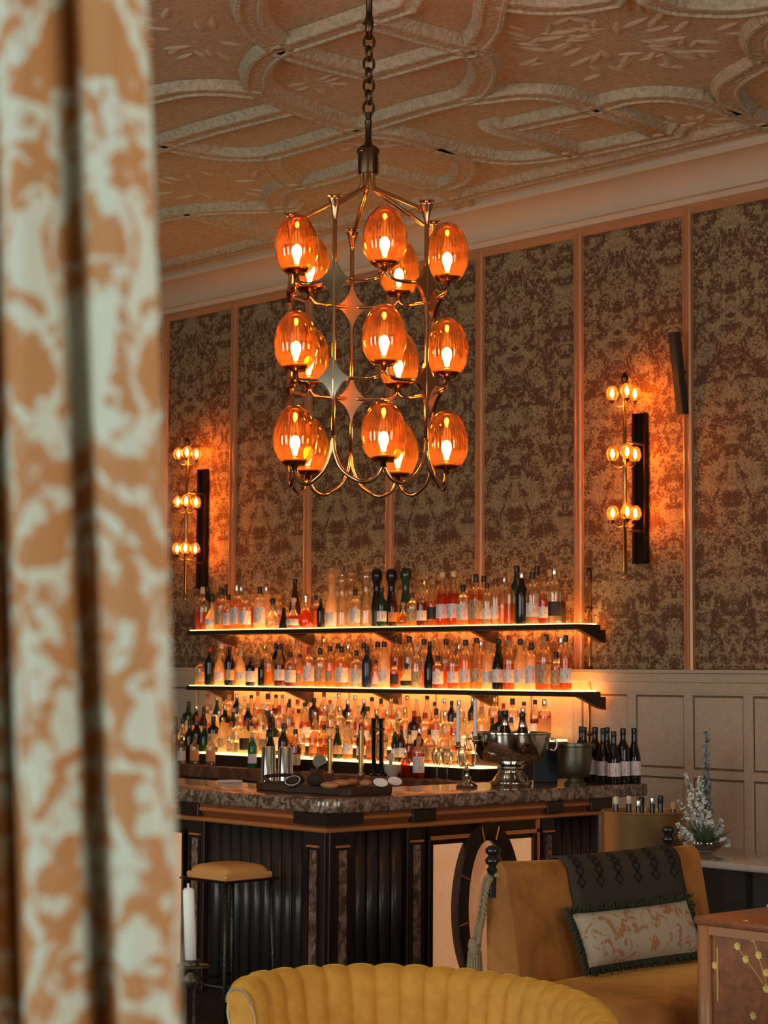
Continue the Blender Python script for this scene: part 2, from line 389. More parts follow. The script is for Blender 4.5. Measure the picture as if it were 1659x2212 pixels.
# panelling: rail, stiles, rails, and recessed panels between them
struct(MB().prism([(YW, 1.60), (YW - .03, 1.60), (YW - .035, 1.66), (YW - .045, 1.665), (YW - .05, 1.715), (YW - .075, 1.72), (YW - .075, ZR), (YW, ZR)], -16, 3, axis=0).build('trim_1', mat['wainscot']))
SP = .4488
k0 = -8.128
xs = [k0 + SP * k for k in range(-17, 10)]
for x in xs: MB().box((x - .034, YW - .022, .12), (x + .034, YW, 1.59)).build('panel_stile', mat['wainscot'], wallb, bevel=.006)
for z0, z1 in ((1.585, 1.62), (1.085, 1.135), (.12, .2)):
    MB().box((-15.9, YW - .021, z0), (2.9, YW, z1)).build('panel_rail', mat['wainscot'], wallb)
for a, b in zip(xs[:-1], xs[1:]):
    for z0, z1 in ((1.14, 1.58), (.205, 1.08)):
        MB().box((a + .042, YW - .012, z0 + .008), (b - .042, YW, z1 - .008)).build('recessed_panel', mat['wainscot'], wallb, bevel=.004)
struct(MB().box((-16, YW - .04, 0), (3, YW, .12)).build('baseboard_back', mat['wainscot']))
# cornice
prof = [(YW, ZT), (YW - .05, ZT), (YW - .07, ZT + .03), (YW - .10, ZT + .035)]
for i in range(9):
    a = math.radians(90 * i / 8); prof.append((YW - .10 - .22 * (1 - math.cos(a)), ZT + .04 + .14 * math.sin(a)))
prof += [(YW - .34, ZT + .18), (YW - .36, ZT + .2), (YW - .36, ZT + .225), (YW - .41, ZT + .23), (YW - .42, ZC), (YW, ZC)]
struct(MB().prism(prof, -16, 3, axis=0).build('trim_2', mat['cornice'], angle=35))

ceil = struct(MB().box((-16, -3, ZC), (3, YW, ZC + .08)).build('ceiling', mat['plaster']))
RIBW = .062
def rib(pts, w=RIBW, name='plaster_rib', h=.05, closed=False):
    prof = [(-w - .03, .004), (-w - .012, -h * .45), (-w, -h), (-w + .018, -h * 1.05), (-w + .026, -h * .8), (w - .026, -h * .8), (w - .018, -h * 1.05), (w, -h), (w + .012, -h * .45), (w + .03, .004)]
    pts = [Vector(p) for p in pts]
    pts = [pts[0] - (pts[1] - pts[0]).normalized() * .05] + pts + [pts[-1] + (pts[-1] - pts[-2]).normalized() * .05]
    MB().sweep(pts, prof, closed, hs=[.02] + [1] * (len(pts) - 2) + [.02]).build(name, mat['plaster_rib'], ceil, angle=50)
def ribpx(l, smooth=True, **k):
    p = [oz(x, y, ZC) for x, y in l]
    rib(catmull(p, 6) if smooth and len(p) > 2 else p, **k)
RIBS = [
    [(560, -60), (542, -25), (538, 10), (548, 42), (570, 66), (606, 92)],
    [(606, 92), (572, 115), (553, 150), (562, 182), (620, 212), (720, 250), (800, 274), (866, 283), (950, 308)],
    [(606, 92), (700, 60), (788, 30), (880, -2)],
    [(606, 96), (700, 125), (800, 150)],
    [(800, 150), (890, 125), (970, 102), (1022, 96)],
    [(788, 30), (900, 62), (1022, 96)],
    [(1080, -40), (1064, 0), (1058, 38), (1042, 68), (1018, 92)],
    [(1018, 98), (1040, 120), (1046, 150), (1026, 186), (990, 203), (930, 218), (830, 248), (790, 262), (720, 284), (640, 308), (570, 325), (480, 325), (400, 312), (330, 296)],
    [(1000, 204), (1060, 198), (1130, 190), (1200, 194), (1250, 208), (1290, 226)],
    [(1290, 220), (1340, 204), (1390, 197), (1440, 196), (1500, 203), (1560, 220), (1640, 250), (1700, 275)],
    [(1604, 232), (1585, 216), (1570, 192), (1580, 166), (1610, 145), (1660, 118)],
    [(1655, 120), (1636, 92), (1640, 60), (1680, 25)],
    [(950, 308), (1010, 322), (1080, 333), (1150, 332), (1240, 318)],
    [(950, 308), (996, 330), (1006, 352), (992, 378), (950, 396)],
    [(812, 362), (880, 378), (950, 398), (992, 420), (1000, 440), (975, 462)],
    [(260, 215), (335, 197), (400, 184), (480, 182), (560, 190)],
    [(300, 322), (380, 292), (450, 270), (540, 246), (620, 226)],
    [(585, 325), (592, 352), (618, 376), (650, 392)],
    [(650, 388), (614, 394), (592, 414), (602, 442)],
    [(650, 390), (720, 372), (790, 350)],
    [(320, 466), (390, 453), (450, 445), (570, 441), (640, 436)],
    [(400, 450), (475, 470), (577, 500), (650, 515)],
    [(1085, -8), (1159, 2), (1250, 0), (1330, -14)],
    [(1400, -20), (1450, 0), (1520, 8), (1600, 8), (1690, -6)],
]
for l in RIBS: ribpx(l)
for l in ([(1086, 268), (1190, 244), (1290, 222)], [(1290, 222), (1360, 246), (1432, 280)], [(1460, 274), (1340, 300), (1245, 320)], [(1060, 262), (1150, 290), (1245, 320)]):
    ribpx(l, smooth=False)
# straight rib along the cornice
rib([Vector((-16, YW - .56, ZC)), Vector((3, YW - .56, ZC))], w=.05)
# the same strapwork goes on over the rest of the ceiling
for o_ in [c_ for c_ in ceil.children if c_.name.startswith('plaster_rib')][:-1]:
    for dx_, dy_ in ((0, -3.9), (5.8, 0), (5.8, -3.9), (0, -7.8), (5.8, -7.8)):
        c_ = o_.copy(); col.objects.link(c_); c_.parent = ceil; c_.location = (dx_, dy_, 0)
# flower relief in the open field: single plaster leaves
lm = MB().grid(lambda u, v: ((u - .5) * .9 * math.sin(math.pi * min(1, v * .97 + .02)) ** .8, v * 3 - 1.5, -.26 * math.sin(math.pi * u) * math.sin(math.pi * v) ** .6), 4, 6).mesh('relief_leaf', True)
lm.materials.append(mat['relief'])
def relief(cx, cy, n, R, s):
    c = oz(cx, cy, ZC)
    for k in range(n):
        a = 2 * math.pi * k / n + random.uniform(-.2, .2); q = R * random.uniform(.3, 1)
        share('relief_leaf', lm, ceil, (c.x + q * math.cos(a), c.y + q * math.sin(a), ZC), (0, 0, a - math.pi / 2 + random.uniform(-.7, .7)), (s, s * random.uniform(.8, 1.3), s))
relief(1340, 88, 46, .62, .055); relief(1210, 75, 10, .25, .045); relief(1450, 110, 10, .22, .045)
relief(460, 400, 16, .5, .05); relief(430, 90, 22, .5, .05); relief(800, 310, 12, .22, .04); relief(1500, 262, 10, .2, .045)
relief(700, 180, 8, .16, .04); relief(1200, 275, 8, .14, .035)

# ------------------------------------------------------------------ bar
BX, BY = -7.16, 6.30            # faces of the bar: right wing faces +x, left wing faces -y
BEND = 8.28; BLEFT = -12.6; BD = .52
bar = thing('bar_counter', 'dark wooden L-shaped bar with fluted black panels, marble inlays and a lit alabaster panel', 'bar counter')
m = MB(); m.box((BLEFT, BY + .02, .10), (BX - .02, BY + BD, 1.0)); m.box((BX - BD, BY + BD, .10), (BX - .02, BEND - .02, 1.0))
m.build('body', mat['barwood'], bar)
m = MB(); m.box((BLEFT, BY + .06, 0), (BX - .06, BY + BD, .10)); m.box((BX - BD, BY + BD, 0), (BX - .06, BEND - .06, .10)); m.build('plinth', mat['barwood'], bar)
# fluted slats: each its own rounded stave
def stave(w, L=.84):
    return MB().prism([(w * .5 * math.cos(a), -.030 * math.sin(a)) for a in [math.pi * i / 8 for i in range(9)]], 0, L)
sm = stave(.076).mesh('slat'); sm.shade_smooth(); sm.materials.append(mat['slat'])
def slats_left(x0, x1):
    n = int(round((x1 - x0) / .08))
    for k in range(n): share('slat', sm, bar, (x0 + (k + .5) * (x1 - x0) / n, BY + .02, .12))
def slats_right(y0, y1):
    n = int(round((y1 - y0) / .08))
    for k in range(n): share('slat', sm, bar, (BX - .02, y0 + (k + .5) * (y1 - y0) / n, .12), (0, 0, math.pi / 2))
slats_left(-8.06, -7.345); slats_right(6.475, 6.80); slats_right(7.89, 8.26); slats_left(-9.62, -8.95)
def pilaster(face, c, w=.14, name='pilaster'):
    """flat post with a recessed marble strip in a thin copper frame"""
    if face == 'L':
        p = MB().box((c - w / 2, BY - .012, .10), (c + w / 2, BY + .03, .965)).build(name, mat['barwood'], bar, bevel=.004)
        b = lambda a0, a1, d0, d1, z0, z1: MB().box((c + a0, BY - d1, z0), (c + a1, BY - d0, z1))
    else:
        p = MB().box((BX - .03, c - w / 2, .10), (BX + .012, c + w / 2, .965)).build(name, mat['barwood'], bar, bevel=.004)
        b = lambda a0, a1, d0, d1, z0, z1: MB().box((BX + d0, c + a0, z0), (BX + d1, c + a1, z1))
    b(-.026, .026, .008, .017, .22, .868).build('marble_inlay', mat['inlay'], p)
    b(-.042, .042, .012, .024, .882, .892).build('inlay_cap', mat['copper_trim'], p)
    b(-.042, -.032, .012, .02, .22, .882).build('inlay_bead', mat['barwood'], p); b(.032, .042, .012, .02, .22, .882).build('inlay_bead', mat['barwood'], p)
pilaster('L', -8.165); pilaster('L', BX - .085, .16); pilaster('R', BY + .085, .16); pilaster('R', 6.875, .12); pilaster('R', 7.835, .10); pilaster('L', -9.70)
# moulding below the worktop: reddish cove between two copper beads, broken by dark blocks
path = [Vector((BLEFT, BY, 0)), Vector((BX, BY, 0)), Vector((BX, BEND, 0))]
def mould(prof, name, mt):
    rings = []; m = MB()
    for p, nrm in ((path[0], Vector((0, -1, 0))), (path[1], Vector((1, -1, 0))), (path[2], Vector((1, 0, 0)))):
        rings.append(m.ring([p + nrm * d + Vector((0, 0, z)) for d, z in prof]))
    for a, b in zip(rings[:-1], rings[1:]): m.bridge(a, b)
    m.face(rings[0]); m.face(list(reversed(rings[-1]))); return m.build(name, mt, bar, angle=40)
mould([(-.02, .955), (.03, .955), (.036, .962), (.036, .972), (.03, .978), (-.02, .978)], 'copper_bead', mat['copper_trim'])
mould([(-.02, .978), (.022, .978), (.028, .99), (.042, 1.006), (.044, 1.012), (-.02, 1.012)], 'cove_moulding', mat['redwood'])
mould([(-.02, 1.012), (.052, 1.012), (.056, 1.018), (.056, 1.024), (.05, 1.03), (-.02, 1.03)], 'copper_bead', mat['copper_trim'])
mould([(-.02, 1.03), (.05, 1.03), (.055, 1.0465), (-.02, 1.0465)], 'top_fillet', mat['redwood'])
for c0, c1 in ((-8.25, -8.08), (-9.78, -9.62)): MB().box((c0, BY - .066, .985), (c1, BY, 1.0465)).build('moulding_block', mat['barwood'], bar, bevel=.004)
for c0, c1 in ((6.80, 6.96), (7.775, 7.90), (8.12, 8.29)): MB().box((BX, c0, .985), (BX + .066, c1, 1.0465)).build('moulding_block', mat['barwood'], bar, bevel=.004)
m = MB(); m.prism([(BX - .17, BY), (BX - .17, BY - .068), (BX + .068, BY - .068), (BX + .068, BY + .17), (BX, BY + .17), (BX, BY)], .992, 1.0465); m.build('moulding_block', mat['barwood'], bar)
# alabaster bay on the right wing: bronze frame, lit panels either side, oval ring
y0, y1 = 6.955, 7.765
MB().box((BX - .015, y0, .86), (BX + .004, y1, .955)).build('bronze_frieze', mat['brass_dark'], bar)
fr = MB()
for a, b, z0, z1 in ((y0, y1, .885, .905), (y0, y1, .16, .19), (y0, y0 + .03, .16, .905), (y1 - .05, y1 - .02, .16, .905)): fr.box((BX - .01, a, z0), (BX + .02, b, z1))
fr = fr.build('panel_frame', mat['brass_dark'], bar, bevel=.003)
MB().box((BX + .018, y0 + .01, .885), (BX + .024, y1 - .03, .905)).build('copper_edge', mat['copper_trim'], fr)
MB().box((BX - .012, y0 + .03, .19), (BX + .002, y1 - .05, .885)).build('alabaster_panel', mat['onyx'], bar)
MB().box((BX + .0, y1 - .02, .30), (BX + .018, y1, .955)).build('copper_strip', mat['copper_trim'], bar)
yc, zc, ra, rb = (y0 + y1) / 2 + .0, .53, .228, .425
seg = 64
def ov(a, s, t): return (BX + t, yc + (ra + s) * math.sin(a), zc + (rb + s) * math.cos(a))
m = MB(); R_ = []
for s, t in ((-.088, .0), (-.088, .035), (-.074, .045), (.0, .05), (.006, .03), (.006, 0)): R_.append(m.ring([ov(2 * math.pi * i / seg, s, t) for i in range(seg)]))
for a, b in zip(R_[:-1], R_[1:]): m.bridge(a, b)
ring = m.build('oval_ring', mat['barwood'], bar, angle=35)
m = MB(); m.prism([(yc + (ra - .084) * math.sin(2 * math.pi * i / 48), zc + (rb - .084) * math.cos(2 * math.pi * i / 48)) for i in range(48)], BX - .005, BX + .012, axis=0)
m.build('alabaster_oval', mat['onyx2'], bar)
for a in (-1.15, -1.75, -2.3, -.28, .28, 1.15):
    m = MB(); m.tube([ov(a, -.074, .05), ov(a, -.004, .052)], .004, 6); m.build('copper_pin', mat['copper_trim'], ring)
m = MB(); m.box((BX + .0, y0 - .04, .19), (BX + .018, y0 - .022, .95)); m.build('bronze_strip', mat['brass_dark'], bar)
# left wing's own lit bay beside the curtain
xa, xb = -8.93, -8.27
MB().box((xa, BY - .002, .19), (xb, BY + .012, .885)).build('alabaster_panel', mat['onyx'], bar)
m = MB()
for a, b, z0, z1 in ((xa, xb, .885, .905), (xa, xb, .16, .19), (xa - .02, xa, .16, .905), (xb, xb + .02, .16, .905)): m.box((a, BY - .02, z0), (b, BY + .01, z1))
m.build('panel_frame', mat['brass_dark'], bar)

# worktop: one continuous marble slab with rounded corner
cr = .12
sx, sy = BX + .085, BY - .065
pl = [(BLEFT, sy)] + [(x, y) for x, y in arc((sx - cr, sy + cr), cr, -math.pi / 2, 0, 10)] + [(x, y) for x, y in arc((sx - .06, 8.60 - .06), .06, 0, math.pi / 2, 6)] + [(sx - .62, 8.60), (sx - .62, sy + .62), (BLEFT, sy + .62)]
tag(MB().prism(pl, 1.047, 1.115).build('marble_worktop', mat['marble'], bevel=.012, seg=3, angle=40), 'polished brown breccia marble worktop along the L-shaped bar', 'worktop')
ZB = 1.115

# ------------------------------------------------------------------ back bar
SX0, SX1 = -12.30, -8.30
ZK = 1.03
bb = thing('back_counter', 'dark wooden back counter below the lit shelves against the wall', 'counter')
MB().box((-13.4, 9.0, 0), (-8.45, YW - .08, .94)).build('cabinet_body', mat['barwood'], bb)
MB().box((-13.4, 8.95, .94), (-8.45, YW - .08, ZK)).build('counter_top', M('brown counter wood', (.15, .055, .03), .3, noise=(9, (.30, .13, .07), .4, .6, 1)), bb, bevel=.01)
TIERS = [(9.06, 9.22, 1.12), (9.22, 9.42, 1.205), (9.42, 9.63, 1.29)]
for (a, b, z), nm in zip(TIERS, ('lowest, front', 'middle', 'highest, rear')):
    t = thing('bottle_riser', 'dark stepped bottle riser with a glowing top, the %s one on the back counter' % nm, 'riser', group='lit risers on the back counter')
    MB().box((SX0 + .55 if z < 1.13 else SX0, a, ZK), (-8.62 if z > 1.2 else -8.85, b, z - .012)).build('riser_body', mat['barwood'], t)
    MB().box((SX0 + .55 if z < 1.13 else SX0, a, z - .012), (-8.62 if z > 1.2 else -8.85, b, z)).build('lit_surface', mat['ledtop'], t)

# ------------------------------------------------------------------ shelves
def shelf(z, label):
    s = thing('wall_shelf', label, 'shelf', group='lit bottle shelves on the wall')
    MB().box((SX0, 9.36, z - .038), (SX1, YW - .11, z - .006)).build('board', mat['shelf'], s, bevel=.003)
    MB().box((SX0 + .02, 9.375, z - .006), (SX1 - .06, YW - .12, z)).build('lit_surface', mat['ledtop'], s)
    MB().box((SX0 + .05, YW - .105, z - .034), (SX1 - .06, YW - .085, z + .004)).build('light_strip', mat['ledback'], s)
    for k in range(5):
        x = SX1 - .03 - k * .94
        MB().prism([(9.40, z - .038), (YW - .05, z - .038), (YW - .05, z - .12), (YW - .10, z - .11)], x - .02, x + .02, axis=0).build('bracket', mat['shelf'], s)
    return s
ZS1, ZS2 = 2.028, 1.605
shelf(ZS1, 'upper black wall shelf with a glowing surface, above the other lit shelf')
shelf(ZS2, 'lower black wall shelf with a glowing surface, under the other lit shelf')
for x, lb in ((-8.46, 'slim bronze upright pole at the right end of the lit shelves'), (-12.2, 'slim bronze upright pole at the left end of the lit shelves')):
    p = thing('shelf_pole', lb, 'pole', (x, 9.665, ZK), group='poles holding the shelves')
    MB().tube([(0, 0, 0), (0, 0, 1.31)], .010, 10).build('shaft', mat['brass_old'], p, True)
    for z in (.3, .72, 1.1): MB().lathe([(.014, z - .012), (.022, z - .008), (.022, z + .008), (.014, z + .012)], n=12).build('collar', mat['brass_dark'], p, True)
    MB().lathe([(.014, 1.30), (.02, 1.31), (.012, 1.335), (.016, 1.35), (.001, 1.365)], n=12).build('finial', mat['brass_dark'], p, True)

# ------------------------------------------------------------------ bottles
PROF = {
 'b': ([(.90, 0), (1, .015), (1, .58), (.93, .65), (.55, .735), (.42, .78), (.38, .82), (.38, .90)], 0, .26),
 's': ([(.95, 0), (1, .015), (1, .60), (.92, .66), (.45, .71), (.36, .75), (.34, .86)], 5, .29),
 'w': ([(.94, 0), (1, .015), (1, .50), (.90, .58), (.55, .68), (.42, .78), (.38, .90)], 0, .25),
 'g': ([(.92, 0), (1, .02), (1, .60), (.94, .68), (.5, .735), (.36, .76), (.35, .86)], 0, .34),
 'r': ([(.62, 0), (.92, .06), (1, .20), (.92, .36), (.50, .50), (.30, .58), (.27, .74), (.34, .76)], 0, .50),
 'p': ([(1, 0), (1, .03), (.62, .40), (.36, .66), (.32, .74), (.32, .86)], 4, .36),
 'm': ([(.92, 0), (1, .02), (1, .28), (.86, .40), (.60, .56), (.54, .66), (.66, .75), (.90, .82), (.96, .88), (.82, .95), (.4, .985)], 0, .21),
 'c': ([(.92, 0), (1, .015), (1, .40), (.88, .52), (.50, .70), (.38, .80), (.36, .92)], 0, .28),
}
TINT = {}
def tint(k):
    if k not in TINT:
        TINT[k] = {
         'amber': lambda: glassy('amber liquor', (.74, .32, .06), .22, .05),
         'gold': lambda: glassy('golden liquor', (.92, .52, .16), .26, .05),
         'red': lambda: glassy('red orange liquor', (.66, .16, .025), .30, .05),
         'brown': lambda: glassy('brown liquor', (.30, .08, .02), .4, .05),
         'clear': lambda: glassy('clear bottle glass', (.90, .80, .66), .12, .08),
         'frost': lambda: glassy('frosted white glass', (.92, .76, .54), .5, .04, .3),
         'black': lambda: M('black bottle glass', (.010, .012, .010), .08),
         'green': lambda: M('deep green glass', (.010, .045, .018), .07),
         'bright_green': lambda: M('bright green glass', (.015, .16, .045), .07),
         'darkbrown': lambda: M('dark brown glass', (.05, .016, .006), .08),
         'blue': lambda: M('dark blue glass', (.02, .03, .06), .1)}[k]()
    return TINT[k]
CAP = {'black': M('black cap', (.012, .012, .012), .3), 'cork': M('cork stopper', (.55, .30, .12), .6), 'silver': M('silver cap', (.75, .72, .68), .2, 1), 'gold': M('gold cap', (.75, .48, .15), .25, 1), 'red': M('red cap', (.45, .04, .02), .4), 'cream': M('cream cap', (.75, .62, .46), .5), 'brown': M('brown cap', (.12, .05, .025), .45)}
LAB = {'white': M('white bottle label', (.86, .82, .84), .6, noise=(9, (.34, .28, .28), .55, .63)), 'cream': M('cream bottle label', (.62, .46, .28), .6, noise=(9, (.30, .16, .08), .50, .58)), 'black': M('black bottle label', (.02, .018, .016), .5, noise=(70, (.4, .35, .3), .64, .68)), 'orange': M('orange bottle label', (.72, .26, .06), .6, noise=(60, (.85, .6, .35), .58, .64)), 'red': M('red bottle label', (.5, .06, .04), .6, noise=(60, (.8, .7, .65), .56, .6))}
BM = {}
def bottle_meshes(ty, fill):
    key = (ty, fill)
    if key not in BM:
        prof, sup, asp = PROF[ty]
        if fill < 1 and ty != 'm':
            prof2 = []
            for (r1, z1), (r2, z2) in zip(prof[:-1], prof[1:]):
                prof2.append((r1, z1))
                if z1 < fill < z2: prof2.append((r1 + (r2 - r1) * (fill - z1) / (z2 - z1), fill))
            prof2.append(prof[-1]); prof = prof2
        g = MB().lathe(prof, n=16, sup=sup, cap=True)
        me = g.mesh('glass', True)
        mi = [0 if (sum(me.vertices[i].co.z for i in p.vertices) / len(p.vertices)) < fill else 1 for p in me.polygons]
        me.polygons.foreach_set('material_index', mi)
        me.materials.append(None); me.materials.append(None)
        topr, topz = PROF[ty][0][-1]
        if ty == 'r': cp = MB().lathe([(.2, topz - .01), (.34, topz + .01), (.2, topz + .04), (.42, topz + .13), (.40, .96), (.05, 1)], n=12)
        else: cp = MB().lathe([(topr * 1.08, topz - .02), (topr * 1.14, topz), (topr * 1.14, .985), (topr * .9, 1)], n=12)
        cm = cp.mesh('cap', True); cm.materials.append(None)
        lo, hi = {'r': (.10, .30), 'g': (.14, .52), 's': (.12, .48), 'p': (.06, .22), 'm': (.04, .26)}.get(ty, (.14, .40))
        rows = []
        lb = MB()
        def rad(z):
            for (r1, z1), (r2, z2) in zip(PROF[ty][0][:-1], PROF[ty][0][1:]):
                if z1 <= z <= z2: return r1 + (r2 - r1) * (z - z1) / (z2 - z1 + 1e-9)
        a0 = -YAW + math.radians(4) - math.pi / 2 + math.pi / 2
        def lp(u, v):
            z = lo + (hi - lo) * v; r = rad(z) * 1.025; a = -math.pi / 2 + YAW + (u - .5) * 2.5
            ca, sa = math.cos(a), math.sin(a)
            if sup: k = (abs(ca) ** sup + abs(sa) ** sup) ** (-1 / sup); ca *= k; sa *= k
            return (r * ca, r * sa, z)
        lb.grid(lp, 8, 4); lm_ = lb.mesh('label', True); lm_.materials.append(None)
        BM[key] = (me, cm, lm_, asp)
    return BM[key]
def setm(o, i, m): o.material_slots[i].link = 'OBJECT'; o.material_slots[i].material = m
ORD = 'zero first second third fourth fifth sixth seventh eighth ninth tenth eleventh twelfth thirteenth fourteenth fifteenth sixteenth seventeenth eighteenth nineteenth'.split()
TENS = {2: ('twentieth', 'twenty'), 3: ('thirtieth', 'thirty'), 4: ('fortieth', 'forty'), 5: ('fiftieth', 'fifty'), 6: ('sixtieth', 'sixty')}
def ordw(n): return ORD[n] if n < 20 else (TENS[n // 10][0] if n % 10 == 0 else TENS[n // 10][1] + '-' + ORD[n % 10])
SHAPE = {'b': 'round', 's': 'square', 'w': 'slim', 'g': 'broad-shouldered', 'r': 'round-bellied', 'p': 'pyramid', 'm': 'waisted tall', 'c': 'long-necked'}
COLN = {'amber': 'amber', 'gold': 'golden', 'red': 'red-orange', 'brown': 'brown', 'clear': 'clear', 'frost': 'frosted', 'black': 'black', 'green': 'dark green', 'bright_green': 'bright green', 'darkbrown': 'dark brown', 'blue': 'dark blue'}
def bottle(loc, h, ty, liq, cap, lab, label, group, fill=.62, width=None, name='bottle', lean=0):
    glasscol = 'clear' if liq in ('amber', 'gold', 'red', 'brown', 'clear') else liq
    me, cm, lm_, asp = bottle_meshes(ty, fill)
    t = thing(name, label, 'bottle', loc, 0, group); w = (width or asp * h) / 2; t.scale = (w, w, h)
    g = share('glass', me, t); setm(g, 0, tint(liq)); setm(g, 1, tint(glasscol))
    if cap: c = share('cap', cm, t); setm(c, 0, CAP[cap])
    if lab: l = share('paper_label', lm_, t); setm(l, 0, LAB[lab])
    return t
def describe(i, ty, liq, cap, lab, where):
    return '%s %s bottle%s, %s from left %s' % (COLN[liq], SHAPE[ty], (' with %s label' % lab) if lab else (' with %s cap' % cap if cap else ''), ordw(i), where)
# rows read from the photograph: place along the shelf, height, shape, contents, cap, label
TOP_F = [(436,1268,'s','red','cream',0),(457,1282,'r','frost','black','white'),(476,1270,'s','gold','black','cream'),(493,1284,'s','amber','black','white'),(510,1262,'s','gold','silver','white'),(528,1276,'s','gold','cork','white'),(560,1268,'g','frost','black','white'),(588,1292,'r','clear','black',0),(612,1306,'p','black',0,0),(633,1290,'r','red','cream','white'),(660,1282,'r','red','silver',0),(692,1293,'b','black','black',0),
 (715,1227,'m','frost','cream','white'),(738,1240,'m','clear','silver',0),(767,1273,'s','clear','black','white'),(790,1230,'m','clear','cream',0),(824,1270,'b','green','green' if 0 else 'black','white'),(848,1277,'b','darkbrown','black','orange'),(870,1300,'r','amber','cork',0),(890,1280,'g','gold','brown','cream'),(910,1268,'b','brown','cork','white'),(934,1250,'w','amber','cork','black'),(955,1236,'c','red','cream','white'),(979,1234,'c','red','cream','white'),(1000,1264,'g','gold','black','white'),
 (1028,1240,'s','amber','black','cream'),(1052,1260,'b','clear','black','white'),(1070,1250,'b','clear','brown','white'),(1086,1262,'w','gold','cork',0),(1100,1240,'s','amber','cork',0),(1127,1236,'b','black','silver',0),(1150,1236,'b','clear','black','white'),(1175,1256,'b','red','cork','white'),(1198,1228,'b','clear','silver','black')]
TOP_B = [(447,1268,'b','black','black',0),(485,1272,'s','gold','black',0),(520,1266,'b','gold','silver',0),(545,1282,'s','amber','cork',0),(574,1266,'b','frost','silver',0),(602,1284,'b','amber','cork',0),(636,1250,'c','darkbrown','black',0),(682,1285,'s','amber','black',0),(757,1238,'m','clear','cream',0),(813,1227,'m','black',0,0),(845,1227,'m','black',0,0),(876,1225,'m','green',0,0),(917,1252,'b','clear','gold',0),(950,1240,'b','amber','cork',0),(1012,1250,'b','amber','brown',0),(1045,1244,'b','brown','black',0),(1090,1246,'b','gold','silver',0),(1116,1222,'b','green','black',0),(1160,1222,'s','red','black',0),(1188,1230,'b','clear','cork',0),(1210,1276,'s','darkbrown','black','black')]
MID_F = [(433,1420,'s','gold','black','cream'),(453,1398,'b','black','red',0),(474,1410,'b','frost','cork','white'),(496,1396,'b','black','black','cream'),(520,1408,'b','frost','cream','white'),(541,1420,'g','black','black','white'),(567,1424,'g','black','black',0),(582,1400,'b','gold','cork',0),(604,1392,'w','brown','black','white'),(628,1408,'s','brown','black','white'),(648,1412,'w','gold','black','cream'),(668,1398,'g','gold','red','white'),(692,1400,'g','gold','black','cream'),(714,1396,'b','gold','black','cream'),(738,1396,'s','gold','black','white'),(770,1404,'s','clear','black','white'),(793,1396,'b','blue','black',0),(812,1426,'b','clear','black','white'),(830,1386,'b','frost','black','white'),(852,1428,'g','red','black','black'),(878,1432,'r','frost','black','black'),(900,1396,'b','clear','cream','cream'),(928,1386,'c','black','black',0),(946,1416,'g','red','black','white'),
 (978,1394,'b','amber','cork','white'),(1006,1382,'b','gold','black','white'),(1030,1378,'c','gold','black','cream'),(1054,1392,'b','frost','cork','white'),(1077,1380,'c','black','black','white'),(1100,1382,'b','amber','cork','white'),(1124,1380,'w','frost','black','white'),(1148,1388,'g','frost','black','white'),(1174,1374,'s','amber','cork','cream'),(1202,1408,'g','amber','black','cream'),(1222,1372,'b','amber','black','white')]
MID_B = [(478,1390,'b','gold','cream',0),(510,1400,'b','amber','cork',0),(572,1392,'b','gold','gold',0),(596,1388,'b','black','black',0),(608,1390,'b','black','black',0),(642,1380,'b','gold','cork',0),(700,1376,'b','gold','gold',0),(730,1390,'b','gold','black',0),(752,1392,'b','gold','silver',0),(786,1388,'b','amber','black',0),(816,1386,'b','amber','black',0),(856,1374,'b','amber','black',0),(884,1374,'b','clear','black',0),(916,1380,'b','amber','black',0),(940,1384,'b','amber','cork',0),(964,1380,'b','amber','black',0),(992,1392,'b','gold','silver',0),(1040,1384,'b','amber','silver',0),(1064,1390,'b','amber','cork',0),(1100,1372,'b','amber','red',0),(1136,1384,'b','gold','cork',0),(1180,1370,'b','amber','black',0),(1212,1376,'b','amber','silver',0)]
def row(lst, yy, zs, where, group):
    xs_ = [oy(e[0], 1400, yy).x for e in lst]
    for i, (px, ty, sh, liq, cap, lab) in enumerate(lst):
        base = oy(px, 1400, yy); top = oy(px, ty, yy)
        gap = min([abs(xs_[i] - xs_[j]) for j in (i - 1, i + 1) if 0 <= j < len(lst)])
        h = max(.12, top.z - zs); asp = PROF[sh][2]
        wd = min(asp * h, .088 if sh not in 'rp' else .11, max(.05, gap * .97))
        bottle((base.x, yy, zs), h, sh, liq, cap, lab, describe(i + 1, sh, liq, cap, lab, where), group, fill=random.choice([.42, .52, .6]) if liq in ('amber', 'gold', 'red', 'brown') else 1, width=wd)
row(TOP_F, 9.44, ZS1, 'in front row of upper shelf', 'bottles on the upper shelf')
row(TOP_B, 9.555, ZS1, 'in back row of upper shelf', 'bottles on the upper shelf')
row(MID_F, 9.44, ZS2, 'in front row of lower shelf', 'bottles on the lower shelf')
row(MID_B, 9.555, ZS2, 'in back row of lower shelf', 'bottles on the lower shelf')
rb_ = random.Random(21)
